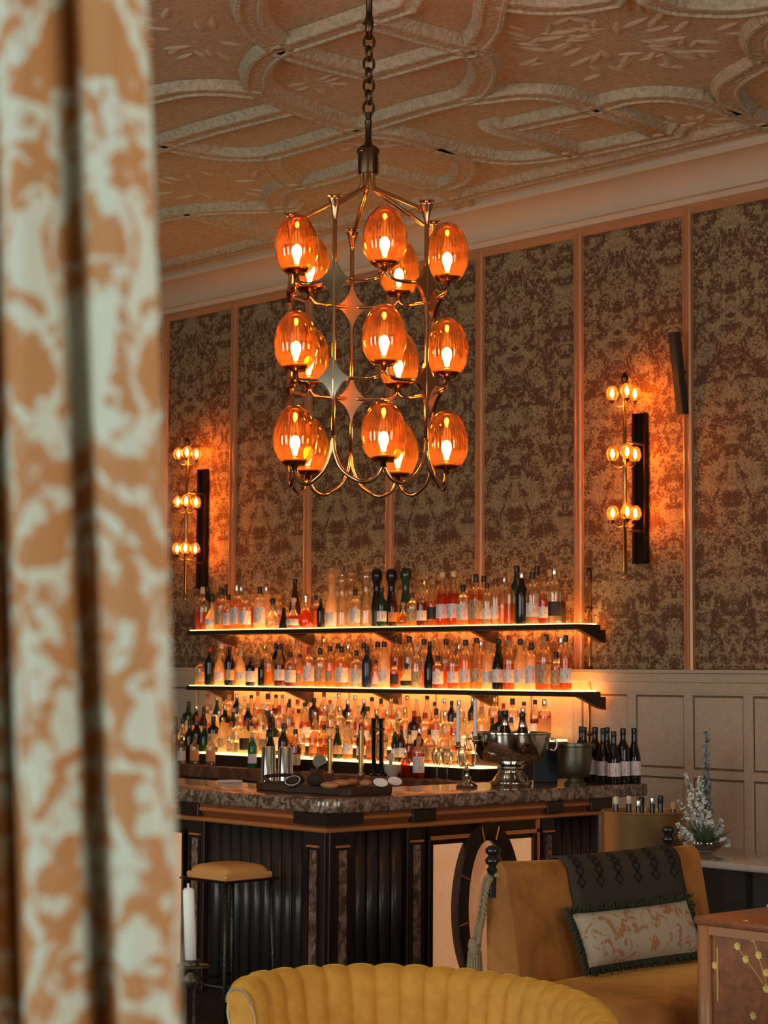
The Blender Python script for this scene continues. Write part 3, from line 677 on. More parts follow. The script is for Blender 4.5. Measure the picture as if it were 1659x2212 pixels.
def tier(x0, x1, yy, zs, step, where, group, hs, dark=.2):
    x = x0; i = 0; 
    while x < x1:
        i += 1
        sh = rb_.choice('bbbsswggcc'); liq = rb_.choice(['amber', 'gold', 'gold', 'clear', 'frost', 'red', 'amber', 'clear', 'brown', 'frost']) if rb_.random() > dark else rb_.choice(['black', 'green', 'darkbrown', 'black'])
        cap = rb_.choice(['black', 'black', 'cork', 'silver', 'cream', 'red', 'gold']); lab = rb_.choice(['white', 'white', 'cream', 'cream', 'orange', 'black', 0])
        h = rb_.uniform(*hs); wd = min(PROF[sh][2] * h, .085)
        bottle((x, yy + rb_.uniform(-.01, .01), zs), h, sh, liq, cap, lab, describe(i, sh, liq, cap, lab, where), group, fill=rb_.choice([.42, .52, .6]) if liq in ('amber', 'gold', 'red', 'brown') else 1, width=wd)
        x += max(wd, .06) + step * rb_.uniform(.3, 1.6)
tier(-12.22, -8.7, 9.52, 1.29, .022, 'in back tier below the shelves', 'bottles on the back tier', (.22, .275))
tier(-12.22, -8.7, 9.32, 1.205, .024, 'in middle tier below the shelves', 'bottles on the middle tier', (.21, .29))
tier(-11.66, -8.95, 9.13, 1.12, .045, 'in front tier below the shelves', 'bottles on the front tier', (.20, .28), .25)
# on the back counter itself
CNT = [(378,1548,'b','black','black',0,9.14),(394,1552,'b','clear','black',0,9.14),(409,1555,'b','darkbrown','black',0,9.14),(392,1592,'s','clear','black','white',8.995),(420,1590,'g','clear','brown','orange',8.995),(455,1590,'g','clear','cork','orange',8.995),(424,1545,'b','black','red',0,9.14),(441,1556,'b','green','black',0,9.14),(545,1582,'b','bright_green','cream','white',8.995),(584,1570,'c','black','black','orange',8.995),(612,1562,'b','darkbrown','brown','orange',8.995),(638,1575,'b','brown','black','cream',8.995),(876,1620,'s','red','silver',0,8.995),(904,1590,'g','red','cork','white',8.995)]
for i, (px, ty, sh, liq, cap, lab, yy) in enumerate(CNT):
    base = oy(px, 1652, yy); h = max(.14, oy(px, ty, yy).z - ZK)
    bottle((base.x, yy, ZK), h, sh, liq, cap, lab, describe(i + 1, sh, liq, cap, lab, 'along the back counter edge'), 'bottles on the back counter', fill=.6 if liq in ('red', 'brown') else 1, width=min(PROF[sh][2] * h, .078))

# ------------------------------------------------------------------ chandelier
dC = 8.0; cc = cf((790 - W / 2) / FPX * dC, dC, 0)
ch = thing('chandelier', 'copper chandelier with fifteen amber glass globes in three tiers', 'chandelier', (cc.x, cc.y, 2.44))
def lz(z): return z - 2.44
PR = .316
def cyl(phi, r, z):                       # angle measured from straight towards the viewer, clockwise seen from below
    v = -fh * math.cos(phi) + r0 * math.sin(phi); return Vector((v.x * r, v.y * r, lz(z)))
PHI = [math.radians(-23.6 + 72 * k) for k in range(5)]
Z1, Z2, ZF, ZSP, ZLO = 3.25, 2.86, 3.57, 2.625, 2.452
MB().tube([(0, 0, lz(4.31)), (0, 0, lz(ZC))], .013, 10).build('ceiling_rod', mat['brass_dark'], ch, True)
MB().lathe([(.075, lz(ZC)), (.075, lz(ZC) - .02), (.03, lz(ZC) - .05), (.014, lz(ZC) - .06)], n=20).build('ceiling_rose', mat['brass_dark'], ch, True)
MB().lathe([(.013, lz(4.42)), (.02, lz(4.38)), (.016, lz(4.345)), (.008, lz(4.33)), (.008, lz(4.31))], n=12).build('rod_end', mat['brass_dark'], ch, True)
zl = 4.295
for k in range(7):
    pts = []
    for i in range(20):
        a = 2 * math.pi * i / 20; x = .021 * math.cos(a); z = .030 * math.sin(a)
        d = r0 if k % 2 == 0 else (fh * .8 + r0 * .45).normalized()
        pts.append(Vector((d.x * x, d.y * x, lz(zl) + z)))
    MB().tube(pts, .0058, 7, closed=True).build('chain_link', mat['brass_dark'], ch, True); zl -= .046
MB().lathe([(.004, lz(4.0)), (.014, lz(4.0)), (.012, lz(3.97)), (.016, lz(3.965)), (.013, lz(3.95)), (.013, lz(3.88)), (.02, lz(3.868)), (.038, lz(3.855)), (.047, lz(3.845)), (.047, lz(3.835)), (.042, lz(3.832)), (.042, lz(3.752)), (.038, lz(3.742)), (.01, lz(3.74))], n=28).build('hub', mat['brass_dark'], ch, angle=40)
TR = .0088
for k, ph in enumerate(PHI):
    pts = [cyl(ph, .024, 3.75), cyl(ph, .024, 3.715), cyl(ph, .03, 3.69), cyl(ph, .05, 3.672), cyl(ph, .12, 3.64), cyl(ph, PR - .05, 3.568), cyl(ph, PR - .02, 3.55), cyl(ph, PR, 3.50)]
    MB().tube(catmull(pts, 5), TR, 8).build('arm', mat['brass'], ch, True)
    p = MB().tube([cyl(ph, PR, ZF - .02), cyl(ph, PR, Z1), cyl(ph, PR, Z2), cyl(ph, PR, ZSP)], TR, 8).build('post', mat['brass'], ch, True)
    c = cyl(ph, PR, 2.44)
    MB().lathe([(.009, lz(3.49)), (.011, lz(3.52)), (.017, lz(3.545)), (.026, lz(3.566)), (.027, lz(3.570)), (.012, lz(3.572)), (.010, lz(3.578)), (.030, lz(3.582)), (.030, lz(3.588)), (.006, lz(3.592))], (c.x, c.y, 0), 20).build('finial', mat['brass'], p, angle=40)
    out = Vector((c.x, c.y, 0)).normalized(); tan = Vector((-out.y, out.x, 0))
    for z in (Z1, Z2):
        poly = []
        for i in range(48):
            a = 2 * math.pi * i / 48; s = abs(math.cos(a)) ** 3.3 * (1 if math.cos(a) > 0 else -1); t = abs(math.sin(a)) ** 3.3 * (1 if math.sin(a) > 0 else -1)
            poly.append((s * .082, t * .115))
        m = MB()
        f = m.ring([c + tan * s * 1.0 + Vector((0, 0, lz(z) + t)) + out * (.011 if abs(s) + abs(t) < .06 else .007) for s, t in poly])
        b = m.ring([c + tan * s + Vector((0, 0, lz(z) + t)) - out * .009 for s, t in poly])
        m.bridge(f, b); m.face(f); m.face(list(reversed(b)))
        m.build('star_plate', mat['nickel'] if k == 0 else mat['brass'], ch)
stem_top = {}
for k, ph in enumerate(PHI):
    for sgn in (1, -1):
        mid = ph + sgn * math.radians(36)
        for z in (Z1, Z2):
            pts = [cyl(ph + sgn * math.radians(f * 36), PR * (1 - .045 * math.sin(math.pi * f)), z) for f in (.1, .3, .5, .68)] + [cyl(ph + sgn * math.radians(30), PR * 1.0, z + .004), cyl(mid - sgn * math.radians(1.8), PR * 1.02, z + .018), cyl(mid - sgn * math.radians(.3), PR * 1.03, z + .04)]
            MB().tube(catmull(pts, 4), TR * .85, 7).build('ring_tube', mat['brass'], ch, True)
        pts = [cyl(ph, PR, ZSP + .01), cyl(ph + sgn * math.radians(1.5), PR, ZSP - .06), cyl(ph + sgn * math.radians(7), PR, ZSP - .125), cyl(ph + sgn * math.radians(17), PR, ZLO + .008), cyl(ph + sgn * math.radians(24), PR, ZLO), cyl(ph + sgn * math.radians(31), PR * 1.02, ZLO + .02), cyl(ph + sgn * math.radians(35), PR * 1.03, ZLO + .062)]
        MB().tube(catmull(pts, 6), TR, 8).build('bottom_loop', mat['brass'], ch, True)
GH, GR = .252, .087
gp = []
for i in range(19):
    t = i / 18; a = math.pi * (t * .86 + .13)            # egg: open narrow base, wide belly, domed top
    gp.append((GR * math.sin(a) ** .92 * (1.0 + .06 * math.cos(a)), GH * (.5 - .5 * math.cos(a)) / 1.0 - .018))
gp = [(r, z) for r, z in gp]; gp.append((.002, GH - .018))
gmb = MB(); last = None; NS = 96
for j, (r, z) in enumerate(gp):
    t = z / GH; am = .016 if .18 < t < .72 else .0
    rg = gmb.ring([((r * (1 + am * (1 if i % 2 else -1))) * math.cos(2 * math.pi * i / NS), (r * (1 + am * (1 if i % 2 else -1))) * math.sin(2 * math.pi * i / NS), z) for i in range(NS)])
    if last: gmb.bridge(last, rg)
    last = rg
globe_me = gmb.mesh('globe', True); globe_me.materials.append(mat['amber_globe'])
bulb_me = MB().lathe([(.008, .03), (.011, .05), (.018, .068), (.021, .082), (.018, .098), (.010, .108), (.002, .112)], n=8).mesh('bulb', True); bulb_me.materials.append(mat['bulb'])
cup_me = MB().lathe([(.004, -.03), (.010, -.028), (.012, -.008), (.03, -.004), (.046, .006), (.050, .016), (.046, .018), (.02, .012), (.011, .014), (.010, .032), (.002, .034)], n=28).mesh('cup', True); cup_me.materials.append(mat['brass_dark'])
stem_me = MB().tube([(0, 0, -.035), (0, 0, .0)], .0075, 8).mesh('stem', True); stem_me.materials.append(mat['brass'])
for k, ph in enumerate(PHI):
    for z in (Z1 + .055, Z2 + .055, ZLO + .085):
        c = cyl(ph + math.radians(36), PR * 1.03, z)
        g = share('globe', globe_me, ch, c); share('bulb', bulb_me, g); share('cup', cup_me, g); share('stem', stem_me, g)

# ------------------------------------------------------------------ wall sconces and speaker
egg = MB().lathe([(.012, -.045), (.026, -.038), (.038, -.016), (.041, .004), (.036, .028), (.024, .046), (.010, .054), (.002, .056)], n=20).mesh('glass_globe', True); egg.materials.append(mat['amber_small'])
flame = MB().lathe([(.004, -.02), (.011, -.008), (.0125, .004), (.008, .020), (.001, .034)], n=6).mesh('bulb', True); flame.materials.append(mat['sbulb'])
scup = MB().lathe([(.003, -.062), (.008, -.058), (.010, -.048), (.016, -.044), (.016, -.038), (.005, -.034), (.004, -.02)], n=12).mesh('cup', True); scup.materials.append(mat['brass_dark'])
def sconce(x, zoff, label):
    s = thing('wall_sconce', label, 'wall lamp', (x, YW - .03, 2.26 + zoff), group='tall three-tier wall sconces')
    # smoked mirror back plate, box-like, to the right of the rod
    m = MB(); m.box((.0, -.02, .10), (.095, .008, 1.05)); m.build('back_plate', mat['mirror_dark'], s, bevel=.004)
    for xx in (-.003, .091): MB().box((xx, -.04, .10), (xx + .007, -.02, 1.05)).build('plate_flange', mat['brass_dark'], s)
    rx, ry = .075, -.20
    MB().tube([(rx, ry, .04), (rx, ry, 1.20)], .012, 10).build('rod', mat['brass_old'], s, True)
    MB().lathe([(.012, 1.195), (.02, 1.205), (.012, 1.22), (.024, 1.245), (.022, 1.262), (.006, 1.285), (.002, 1.29)], (rx, ry, 0), 14).build('top_finial', mat['brass_dark'], s, True)
    MB().lathe([(.003, .0), (.02, .008), (.024, .016), (.010, .026), (.012, .045)], (rx, ry, 0), 14).build('bottom_finial', mat['brass_old'], s, True)
    for z in (.30, .85): MB().tube([(rx, ry, z), (rx, -.02, z)], .009, 8).build('standoff', mat['brass_old'], s, True)
    for z in (1.155, .775, .405):
        for ang in (200, 320, 80):
            a = math.radians(ang); q = .082; gx, gy = rx + q * math.cos(a) * 1.0, ry + q * math.sin(a)
            ar = MB().tube(catmull([(rx, ry, z - .075), (rx + .5 * q * math.cos(a), ry + .5 * q * math.sin(a), z - .085), (gx, gy, z - .06)], 4), .004, 6).build('arm', mat['brass_old'], s, True)
            g = share('glass_globe', egg, s, (gx, gy, z)); share('bulb', flame, g); share('cup', scup, g)
    return s
sconce(-8.07, .04, 'tall wall sconce with three tiers of amber lamps, right of the bottle shelves')
sconce(-12.545, 0, 'tall wall sconce with three tiers of amber lamps, left above the bottle shelves')
sp = thing('wall_speaker', 'slim dark column loudspeaker on the patterned wall near the right sconce', 'speaker', (-7.675, YW - .02, 3.575))
m = MB(); m.box((-.028, -.105, -.255), (.028, -.05, .255)); o = m.build('cabinet', mat['speaker'], sp, bevel=.006); o.rotation_euler = (math.radians(9), 0, 0)
g = MB().box((-.024, -.110, -.245), (.024, -.104, .245)).build('grille', mat['speaker'], sp); g.rotation_euler = (math.radians(9), 0, 0)
MB().tube([(0, -.06, 0), (0, .0, 0)], .012, 8).build('bracket', mat['shelf'], sp, True)

#PART3
# ------------------------------------------------------------------ things on the bar
def lathe_thing(name, label, cat, loc, prof, mt, n=28, group=None, **k):
    t = thing(name, label, cat, loc, 0, group); return t, MB().lathe(prof, n=n, **k).build('body', mt, t, angle=45)
# silver punch bowl
p = ox(1104, 1690, -7.36); p.z = ZB
t = thing('punch_bowl', 'large polished silver punch bowl on a stepped foot, on the marble bar', 'bowl', p)
MB().lathe([(.02, .0), (.105, .0), (.112, .01), (.112, .022), (.095, .035), (.088, .05), (.070, .07), (.066, .085), (.074, .095), (.072, .105), (.05, .11)], n=40).build('foot', mat['silver'], t, angle=40)
MB().lathe([(.05, .11), (.11, .118), (.165, .145), (.195, .19), (.205, .24), (.208, .275), (.214, .28), (.214, .286), (.204, .286), (.198, .24), (.185, .19), (.15, .15), (.09, .128), (.01, .125)], n=48).build('bowl', mat['silver'], t, angle=40)
for s in (-1, 1):
    q = r0 * (.21 * s)
    MB().tube(catmull([q + Vector((0, 0, .25)), q * 1.13 + Vector((0, 0, .245)), q * 1.16 + Vector((0, 0, .215)), q * 1.1 + Vector((0, 0, .19)), q * .98 + Vector((0, 0, .195))], 5), .006, 7).build('handle', mat['silver'], t, True)
for dx, dd, lb, hh in ((-.03, .03, 'champagne bottle with black foil, left one standing in the silver punch bowl', .335), (.058, -.03, 'champagne bottle with silver collar, right one standing in the silver punch bowl', .325)):
    q = p + r0 * dx + fh * dd
    t = bottle((q.x, q.y, ZB + .135), hh - .07, 'c', 'black', 'black', 0, lb, 'champagne bottles in the punch bowl', fill=1, width=.085, name='champagne_bottle')
    MB().lathe([(.52, .68), (.42, .76), (.40, .80), (.44, .80), (.54, .70)], n=12).build('foil_collar', CAP['silver'], t, True)
# candelabrum
p = oz(1008, 1700, ZB)
t = thing('candelabrum', 'small silver two-armed candelabrum with white candles beside the punch bowl', 'candelabrum', p)
MB().lathe([(.002, 0), (.056, .0), (.060, .01), (.050, .02), (.028, .028), (.020, .042), (.024, .05), (.012, .058), (.010, .08), (.017, .09), (.010, .10), (.008, .125)], n=28).build('base', mat['nickel'], t, angle=50)
cand = []
for s, zc_, zt in ((-1, .215, .205), (1, .245, .235)):
    d = r0 * s
    pts = [Vector((0, 0, .12)), d * .025 + Vector((0, 0, .11)), d * .044 + Vector((0, 0, .125)), d * .046 + Vector((0, 0, zc_ - .03)), d * .045 + Vector((0, 0, zc_))]
    a = MB().tube(catmull(pts, 6), .0045, 8).build('arm', mat['nickel'], t, True)
    q = d * .045
    MB().lathe([(.006, zc_ - .02), (.018, zc_ - .005), (.020, zc_), (.013, zc_ + .002), (.013, zc_ + .022), (.0105, zc_ + .022)], (q.x, q.y, 0), 14).build('candle_cup', mat['nickel'], a, True)
    cand.append((q, zc_ + .012, s))
for q, z, s in cand:
    tp = thing('taper_candle', 'unlit white taper candle in the %s cup of the silver candelabrum' % ('left, lower' if s < 0 else 'right, higher'), 'candle', p + Vector((q.x, q.y, z)), group='candelabrum candles')
    MB().lathe([(.0108, 0), (.0115, .01), (.0105, .19), (.008, .2), (.002, .203)], n=14).build('wax', mat['wax'], tp, True)
    MB().tube([(0, 0, .2), (0, 0, .212)], .0012, 5).build('wick', mat['braid'], tp)
# pewter cooler
p = ox(1243, 1690, -7.20); p.z = ZB
t = thing('wine_cooler', 'greenish pewter wine cooler on a low foot, right of the silver punch bowl', 'wine cooler', p)
MB().lathe([(.03, 0), (.058, 0), (.06, .012), (.045, .024), (.042, .034), (.07, .05), (.083, .08), (.088, .14), (.092, .205), (.098, .21), (.098, .222), (.088, .222), (.082, .14), (.075, .08), (.01, .06)], n=36).build('body', mat['pewter'], t, angle=45)
# teal box
p = ox(1178, 1690, -7.50); p.z = ZB
t = thing('menu_box', 'dark teal box standing behind the silver punch bowl', 'box', p, YAW)
MB().box((-.065, -.03, 0), (.065, .03, .205)).build('body', mat['teal'], t, bevel=.004)
MB().box((-.068, -.033, .205), (.068, .033, .222)).build('lid', mat['teal'], t, bevel=.004)
# wine bottles on the right end of the bar
WB = [(1286, -7.36, 'white'), (1303, -7.25, 'white'), (1326, -7.17, 'red'), (1346, -7.17, 'red'), (1371, -7.165, 'white'), (1262, -7.46, 0), (1284, -7.55, 0), (1310, -7.45, 0), (1328, -7.36, 0)]
for i, (px, wx, lab) in enumerate(WB):
    q = ox(px, 1690, wx); q.z = ZB; q.y = min(q.y, 8.556)
    bottle(q, .30 if i not in (2,) else .285, 'c' if i % 3 else 'b', 'black', 'black', 'white' if lab else 0, 'black wine bottle %s, %s from left at the right end of the bar' % (('with ' + {'white': 'white', 'red': 'paper'}[lab] + ' label') if lab else 'without label', ordw(i + 1 if i < 5 else i - 4)), 'wine bottles at the end of the bar', fill=1, width=.076, name='wine_bottle')
# wooden board with food
pA = oz(690, 1722, ZB); 
brd = thing('serving_board', 'thick dark walnut serving board near the corner of the bar', 'board', (-7.52, 6.62, ZB), math.radians(4))
MB().prism([(-.40, -.12), (-.30, -.155), (.30, -.155), (.31, .14), (-.28, .14), (-.36, .08)], 0, .042).build('plank', mat['board'], brd, bevel=.008)
MB().tube(catmull([(-.30, -.12, .042), (-.33, -.12, .07), (-.33, .06, .07), (-.30, .08, .042)], 5), .010, 7).build('handle', mat['board'], brd, True)
def on_board(px, py, z=ZB + .043): return oz(px, py, z)
def fruit(px, py, s, lb, n=1.15):
    q = on_board(px, py); o = MB().lathe([(.002, 0), (.5, .05), (.82, .28), (.86, .5), (.7, .78), (.42, .98), (.15, 1.08), (.002, 1.1)], n=18).build('dark_fruit', mat['avocado'], smooth=True)
    o.location = q; o.scale = (s, s * .9, s * n); o.rotation_euler = (0, 0, random.uniform(0, 3)); return tag(o, lb, 'fruit', 'dark fruit on the serving board')
fruit(641, 1695, .046, 'smaller dark round fruit on the left of the serving board'); fruit(683, 1699, .056, 'larger dark round fruit in the middle of the serving board')
q = on_board(634, 1702); t = thing('halved_fruit', 'dark halved fruit with a pale rim lying on the serving board', 'fruit', q)
o = MB().lathe([(.002, -.0), (.03, .004), (.04, .018), (.036, .028), (.028, .026), (.014, .016), (.002, .014)], n=20).build('skin', mat['avocado'], t, True); o.rotation_euler = (.5, .35, 0); o.location = (0, 0, .012)
o = MB().lathe([(.036, .028), (.039, .030), (.037, .031), (.034, .030)], n=20, cap=False).build('rim', mat['paper'], t, True); o.rotation_euler = (.5, .35, 0); o.location = (0, 0, .012)
for i, (px, py, sx_, sy_) in enumerate([(712, 1704, .05, .034), (737, 1699, .05, .034), (762, 1697, .045, .036), (790, 1699, .042, .032)]):
    q = on_board(px, py); o = MB().grid(lambda u, v: (math.cos(2 * math.pi * u) * math.sin(math.pi * v) * (1 + .12 * math.sin(4 * math.pi * u)), math.sin(2 * math.pi * u) * math.sin(math.pi * v), .5 - .5 * math.cos(math.pi * v)), 16, 8, True).build('pastry', mat['crust'], smooth=True)
    o.location = q; o.scale = (sx_, sy_, .035); o.rotation_euler = (0, 0, i * .8); tag(o, 'golden brown pastry piece, %s from left on the serving board' % ordw(i + 1), 'pastry', 'pastry pieces on the board')
for i, (px, py) in enumerate([(822, 1700), (853, 1697)]):
    q = on_board(px, py); t = thing('oval_tag', 'small white oval card, %s of the two propped on the serving board' % ('left' if i == 0 else 'right'), 'card', q, YAW, 'oval cards on the board')
    o = MB().prism([(.036 * math.cos(2 * math.pi * k / 24), .021 * math.sin(2 * math.pi * k / 24)) for k in range(24)], -.002, .002, axis=1).build('card', mat['paper'], t); o.location = (0, 0, .022); o.rotation_euler = (-.35, .15, 0)
    MB().box((-.012, .004, 0), (.012, .02, .018)).build('foot', mat['board'], t)
# napkins / paper on the worktop
for i, (px, py, w_, r_) in enumerate([(722, 1680, .13, .3), (868, 1698, .11, .9)]):
    q = oz(px, py, ZB); q.y = min(q.y, 6.80)
    o = MB().prism([(-w_ / 2, -w_ * .35), (w_ / 2, -w_ * .3), (w_ * .4, w_ * .4), (-w_ * .45, w_ * .3)], 0, .012).build('folded_napkin', mat['paper'], bevel=.003); o.location = q; o.rotation_euler = (0, 0, YAW + r_)
    tag(o, 'folded white napkin behind the serving board' if i == 0 else 'folded white napkin at the right end of the serving board', 'napkin', 'folded napkins on the bar')
# shaker tins
for i, px in enumerate((588, 612)):
    q = oz(px, 1683, ZB); q = Vector((-8.085 + i * .088, 6.70 + i * .04, ZB))
    t = thing('shaker_tin', '%s of two shiny steel shaker tins upside down by the serving board' % ('left' if i == 0 else 'right'), 'shaker', q, 0, 'steel shaker tins on the bar')
    MB().lathe([(.043, 0), (.0445, .004), (.043, .01), (.036, .20), (.033, .208), (.002, .210)], n=32).build('cup', mat['steel'], t, angle=50)
    MB().lathe([(.0435, .0), (.0465, .004), (.0435, .008)], n=32, cap=False).build('rim', mat['steel'], t, True)
# fan strainer in a glass
q = Vector((-7.83, 6.815, ZB)); t = thing('mixing_glass', 'small clear mixing glass holding a fan-shaped steel strainer', 'glass', q)
MB().lathe([(.002, 0), (.030, .0), (.034, .01), (.037, .10), (.035, .10), (.032, .012), (.002, .01)], n=24).build('glass', mat['clear_glass'], t, True)
st = thing('bar_strainer', 'fan-shaped steel bar strainer standing in the mixing glass', 'strainer', q + Vector((0, 0, .012)), YAW)
st_h = MB().tube([(0, 0, 0), (.0, 0, .10)], .004, 6).build('handle', mat['steel'], st, True)
m = MB(); m.prism([(0, .09), (-.012, .10)] + [(.036 * math.cos(a) + .012, .125 + .036 * math.sin(a)) for a in [math.radians(190 - 200 * k / 12) for k in range(13)]] + [(.012, .10)], -.003, .003, axis=1); m.build('fan', mat['pewter'], st)
# brass and black taps at the back counter
for i, (px, ty) in enumerate(((713, 1588), (780, 1568))):
    b = oy(px, 1650, 8.985); t = thing('brass_tap_column', 'plain brass tap column, %s one at the back counter' % ('left' if i == 0 else 'right'), 'tap', (b.x, 8.985, ZK), 0, 'brass tap columns')
    hh = oy(px, ty, 8.985).z - ZK
    MB().lathe([(.026, 0), (.026, .012), (.019, .016), (.019, hh - .05), (.022, hh - .048), (.022, hh - .03), (.012, hh - .028), (.008, hh)], n=18).build('column', mat['brass_old'], t, angle=50)
    MB().tube([(0, 0, hh - .07), (.05 * r0.x * -1, .05 * r0.y * -1, hh - .07)], .006, 7).build('spout', mat['brass_old'], t, True)
for i, px in enumerate((808, 824)):
    b = oy(px, 1650, 8.985); t = thing('black_tap_column', 'tall black tap column, %s of a pair right of the brass taps' % ('left' if i == 0 else 'right'), 'tap', (b.x, 8.985, ZK), 0, 'black tap columns')
    MB().lathe([(.028, 0), (.028, .01), (.017, .014), (.016, .36), (.021, .365), (.021, .38), (.003, .385)], n=16).build('column', mat['ebony'], t, angle=50)
    MB().lathe([(.019, .30), (.022, .303), (.022, .312), (.019, .315)], n=16).build('collar', mat['brass_dark'], t, True)
b = oy(848, 1655, 8.99); t = thing('mortar', 'round cream mortar bowl with a pestle knob beside the black taps', 'mortar', (b.x, 8.99, ZK))
MB().lathe([(.002, 0), (.03, 0), (.034, .01), (.055, .04), (.060, .075), (.063, .08), (.052, .08), (.044, .04), (.002, .03)], n=28).build('bowl', mat['ceramic'], t, True)
MB().lathe([(.003, .03), (.010, .035), (.012, .10), (.024, .115), (.026, .135), (.016, .152), (.002, .156)], (-.018, 0, 0), 16).build('pestle', mat['ceramic'], t, True)
for i, px in enumerate((944, 966, 1000)):
    b = oy(px, 1650, 8.985); t = thing('cocktail_glass', 'clear stemmed glass, %s of three at the back counter near the candelabrum' % ordw(i + 1), 'glass', (b.x, 8.985, ZK), 0, 'stemmed glasses at the back counter')
    MB().lathe([(.032, 0), (.030, .004), (.004, .010), (.004, .08), (.016, .09), (.034, .125), (.037, .17), (.033, .20), (.031, .20), (.034, .17), (.03, .127), (.002, .096)], n=20).build('glass', mat['clear_glass'], t, True)

# ------------------------------------------------------------------ gold bucket with bottles at the bar end
q = cf((1390 - W / 2) / FPX * 10.05, 10.05, 0)
t = thing('gold_ice_bucket', 'big round gold metal ice bucket on a dark stand at the end of the bar', 'ice bucket', (q.x, q.y, 0))
RB, ZRIM, ZBOT = .211, 1.035, .68
MB().lathe([(.01, ZBOT + .02), (RB - .012, ZBOT + .02), (RB - .004, ZBOT + .03), (RB, ZRIM - .012), (RB + .005, ZRIM - .006), (RB, ZRIM), (RB - .008, ZRIM - .003), (RB - .012, ZBOT + .04), (.01, ZBOT + .035)], n=48).build('bucket', mat['gold_bucket'], t, angle=40)
MB().lathe([(RB + .002, ZBOT + .075), (RB + .006, ZBOT + .08), (RB + .006, ZBOT + .088), (RB + .002, ZBOT + .093)], n=48, cap=False).build('bottom_band', mat['brass_old'], t, True)
MB().lathe([(.19, 0), (.19, .015), (.05, .04), (.03, .07), (.03, ZBOT - .06), (.08, ZBOT - .02), (.17, ZBOT), (.17, ZBOT + .02)], n=32).build('stand', mat['barwood'], t, angle=40)
BK = [(-.14, .0, 1716, 'cream'), (-.07, .04, 1716, 'cream'), (-.035, -.06, 1722, 'silver'), (0, .09, 1719, 'black'), (.04, -.02, 1717, 'silver'), (.09, .05, 1715, 'black'), (.145, -.012, 1727, 'cork')]
for i, (bx_, bd_, py, cap) in enumerate(BK):
    dv = r0 * bx_ + fh * bd_
    zt = 1.72 - (py - 1452) / FPX * 10.05
    bottle((q.x + dv.x, q.y + dv.y, ZBOT + .042), zt - ZBOT - .042, 'c', 'darkbrown' if i < 2 else 'black', cap, 0, '%s-capped bottle, %s from left in the gold ice bucket' % (cap, ordw(i + 1)), 'bottles in the gold ice bucket', fill=1, width=.07)

# ------------------------------------------------------------------ bar stool
zf = .745
c0 = oz(486.6, 1908.6, zf)
stl = thing('bar_stool', 'tan leather bar stool with slim hammered metal legs in front of the bar', 'bar stool', (c0.x, c0.y, 0), math.radians(2))
sw, sdp = .335, .335                       # runs to -x and +y from the front corner
MB().box((-sw - .0, 0, zf - .004), (0, sdp, zf + .008)).build('seat_frame', mat['brass_dark'], stl, bevel=.003)
def seatf(u, v):
    x = -sw + .022 + u * (sw - .044); y = .022 + v * (sdp - .044)
    rr = (abs(2 * u - 1) ** 7 + abs(2 * v - 1) ** 7) ** (1 / 7); e = max(0, 1 - min(1, rr) ** 9); cr_ = (1 - (2 * u - 1) ** 2) * (1 - (2 * v - 1) ** 2)
    return (x, y, zf + .008 + .054 * e ** .5 + .014 * cr_ ** .7)
m = MB(); m.grid(seatf, 36, 36)
m.build('seat_cushion', mat['leather_tan'], stl, True)
MB().box((-sw + .023, .023, zf + .008), (-.023, sdp - .023, zf + .035)).build('cushion_side', mat['leather_tan'], stl, bevel=.008)
for lx, ly in ((-.03, .03), (-.03, sdp - .03), (-sw + .03, .03), (-sw + .03, sdp - .03)):
    ex = .022 if lx > -.1 else -.022; ey = -.022 if ly < .1 else .022
    MB().tube([(lx, ly, zf), (lx + ex, ly + ey, 0)], .0095, 8).build('leg', mat['iron'], stl, True)
zr = .27; k = (zf - zr) / zf
cs = [(-.03 + .022 * k, .03 - .022 * k), (-.03 + .022 * k, sdp - .03 + .022 * k), (-sw + .03 - .022 * k, sdp - .03 + .022 * k), (-sw + .03 - .022 * k, .03 - .022 * k)]
for a, b in zip(cs, cs[1:] + cs[:1]): MB().tube([(a[0], a[1], zr), (b[0], b[1], zr)], .007, 8).build('foot_rung', mat['iron'], stl, True)

# ------------------------------------------------------------------ candle stand
dk = 5.2
q = cf((424 - W / 2) / FPX * dk, dk, 0)
ct = 1.72 - (2072 - 1448) / FPX * dk
t = thing('candle_stand', 'tall slim black iron candle stand beside the curtain', 'candle holder', (q.x, q.y, 0))
MB().lathe([(.13, 0), (.13, .008), (.02, .02), (.012, .04)], n=28).build('base', mat['iron'], t, True)
for s in (-1, 1): MB().tube([r0 * (.010 * s) + Vector((0, 0, .02)), r0 * (.010 * s) + Vector((0, 0, ct - .03))], .0045, 7).build('shaft', mat['iron'], t, True)
MB().lathe([(.004, ct - .07), (.016, ct - .05), (.02, ct - .035), (.010, ct - .025), (.010, ct - .012), (.046, ct - .006), (.048, ct - .003), (.018, ct - .001)], n=24).build('drip_pan', mat['iron'], t, True)
MB().lathe([(.010, ct - .02), (.022, ct - .012), (.024, ct + .012), (.0175, ct + .012), (.016, ct)], n=20).build('socket', mat['iron'], t, True)
cl = (2072 - 1912) / FPX * dk
t2 = thing('pillar_candle', 'unlit white candle leaning slightly on the black iron stand', 'candle', (q.x, q.y, ct))
o = MB().lathe([(.0145, 0), (.0145, cl - .006), (.010, cl), (.002, cl + .001)], n=20).build('wax', mat['wax'], t2, True)
o2 = MB().tube([(0, 0, cl), (0, 0, cl + .012)], .0028, 6).build('wick', mat['wax'], t2)
t2.rotation_euler = Vector((-r0.x, -r0.y, 0)).normalized().cross(Vector((0, 0, 1))) * -math.radians(2.6)

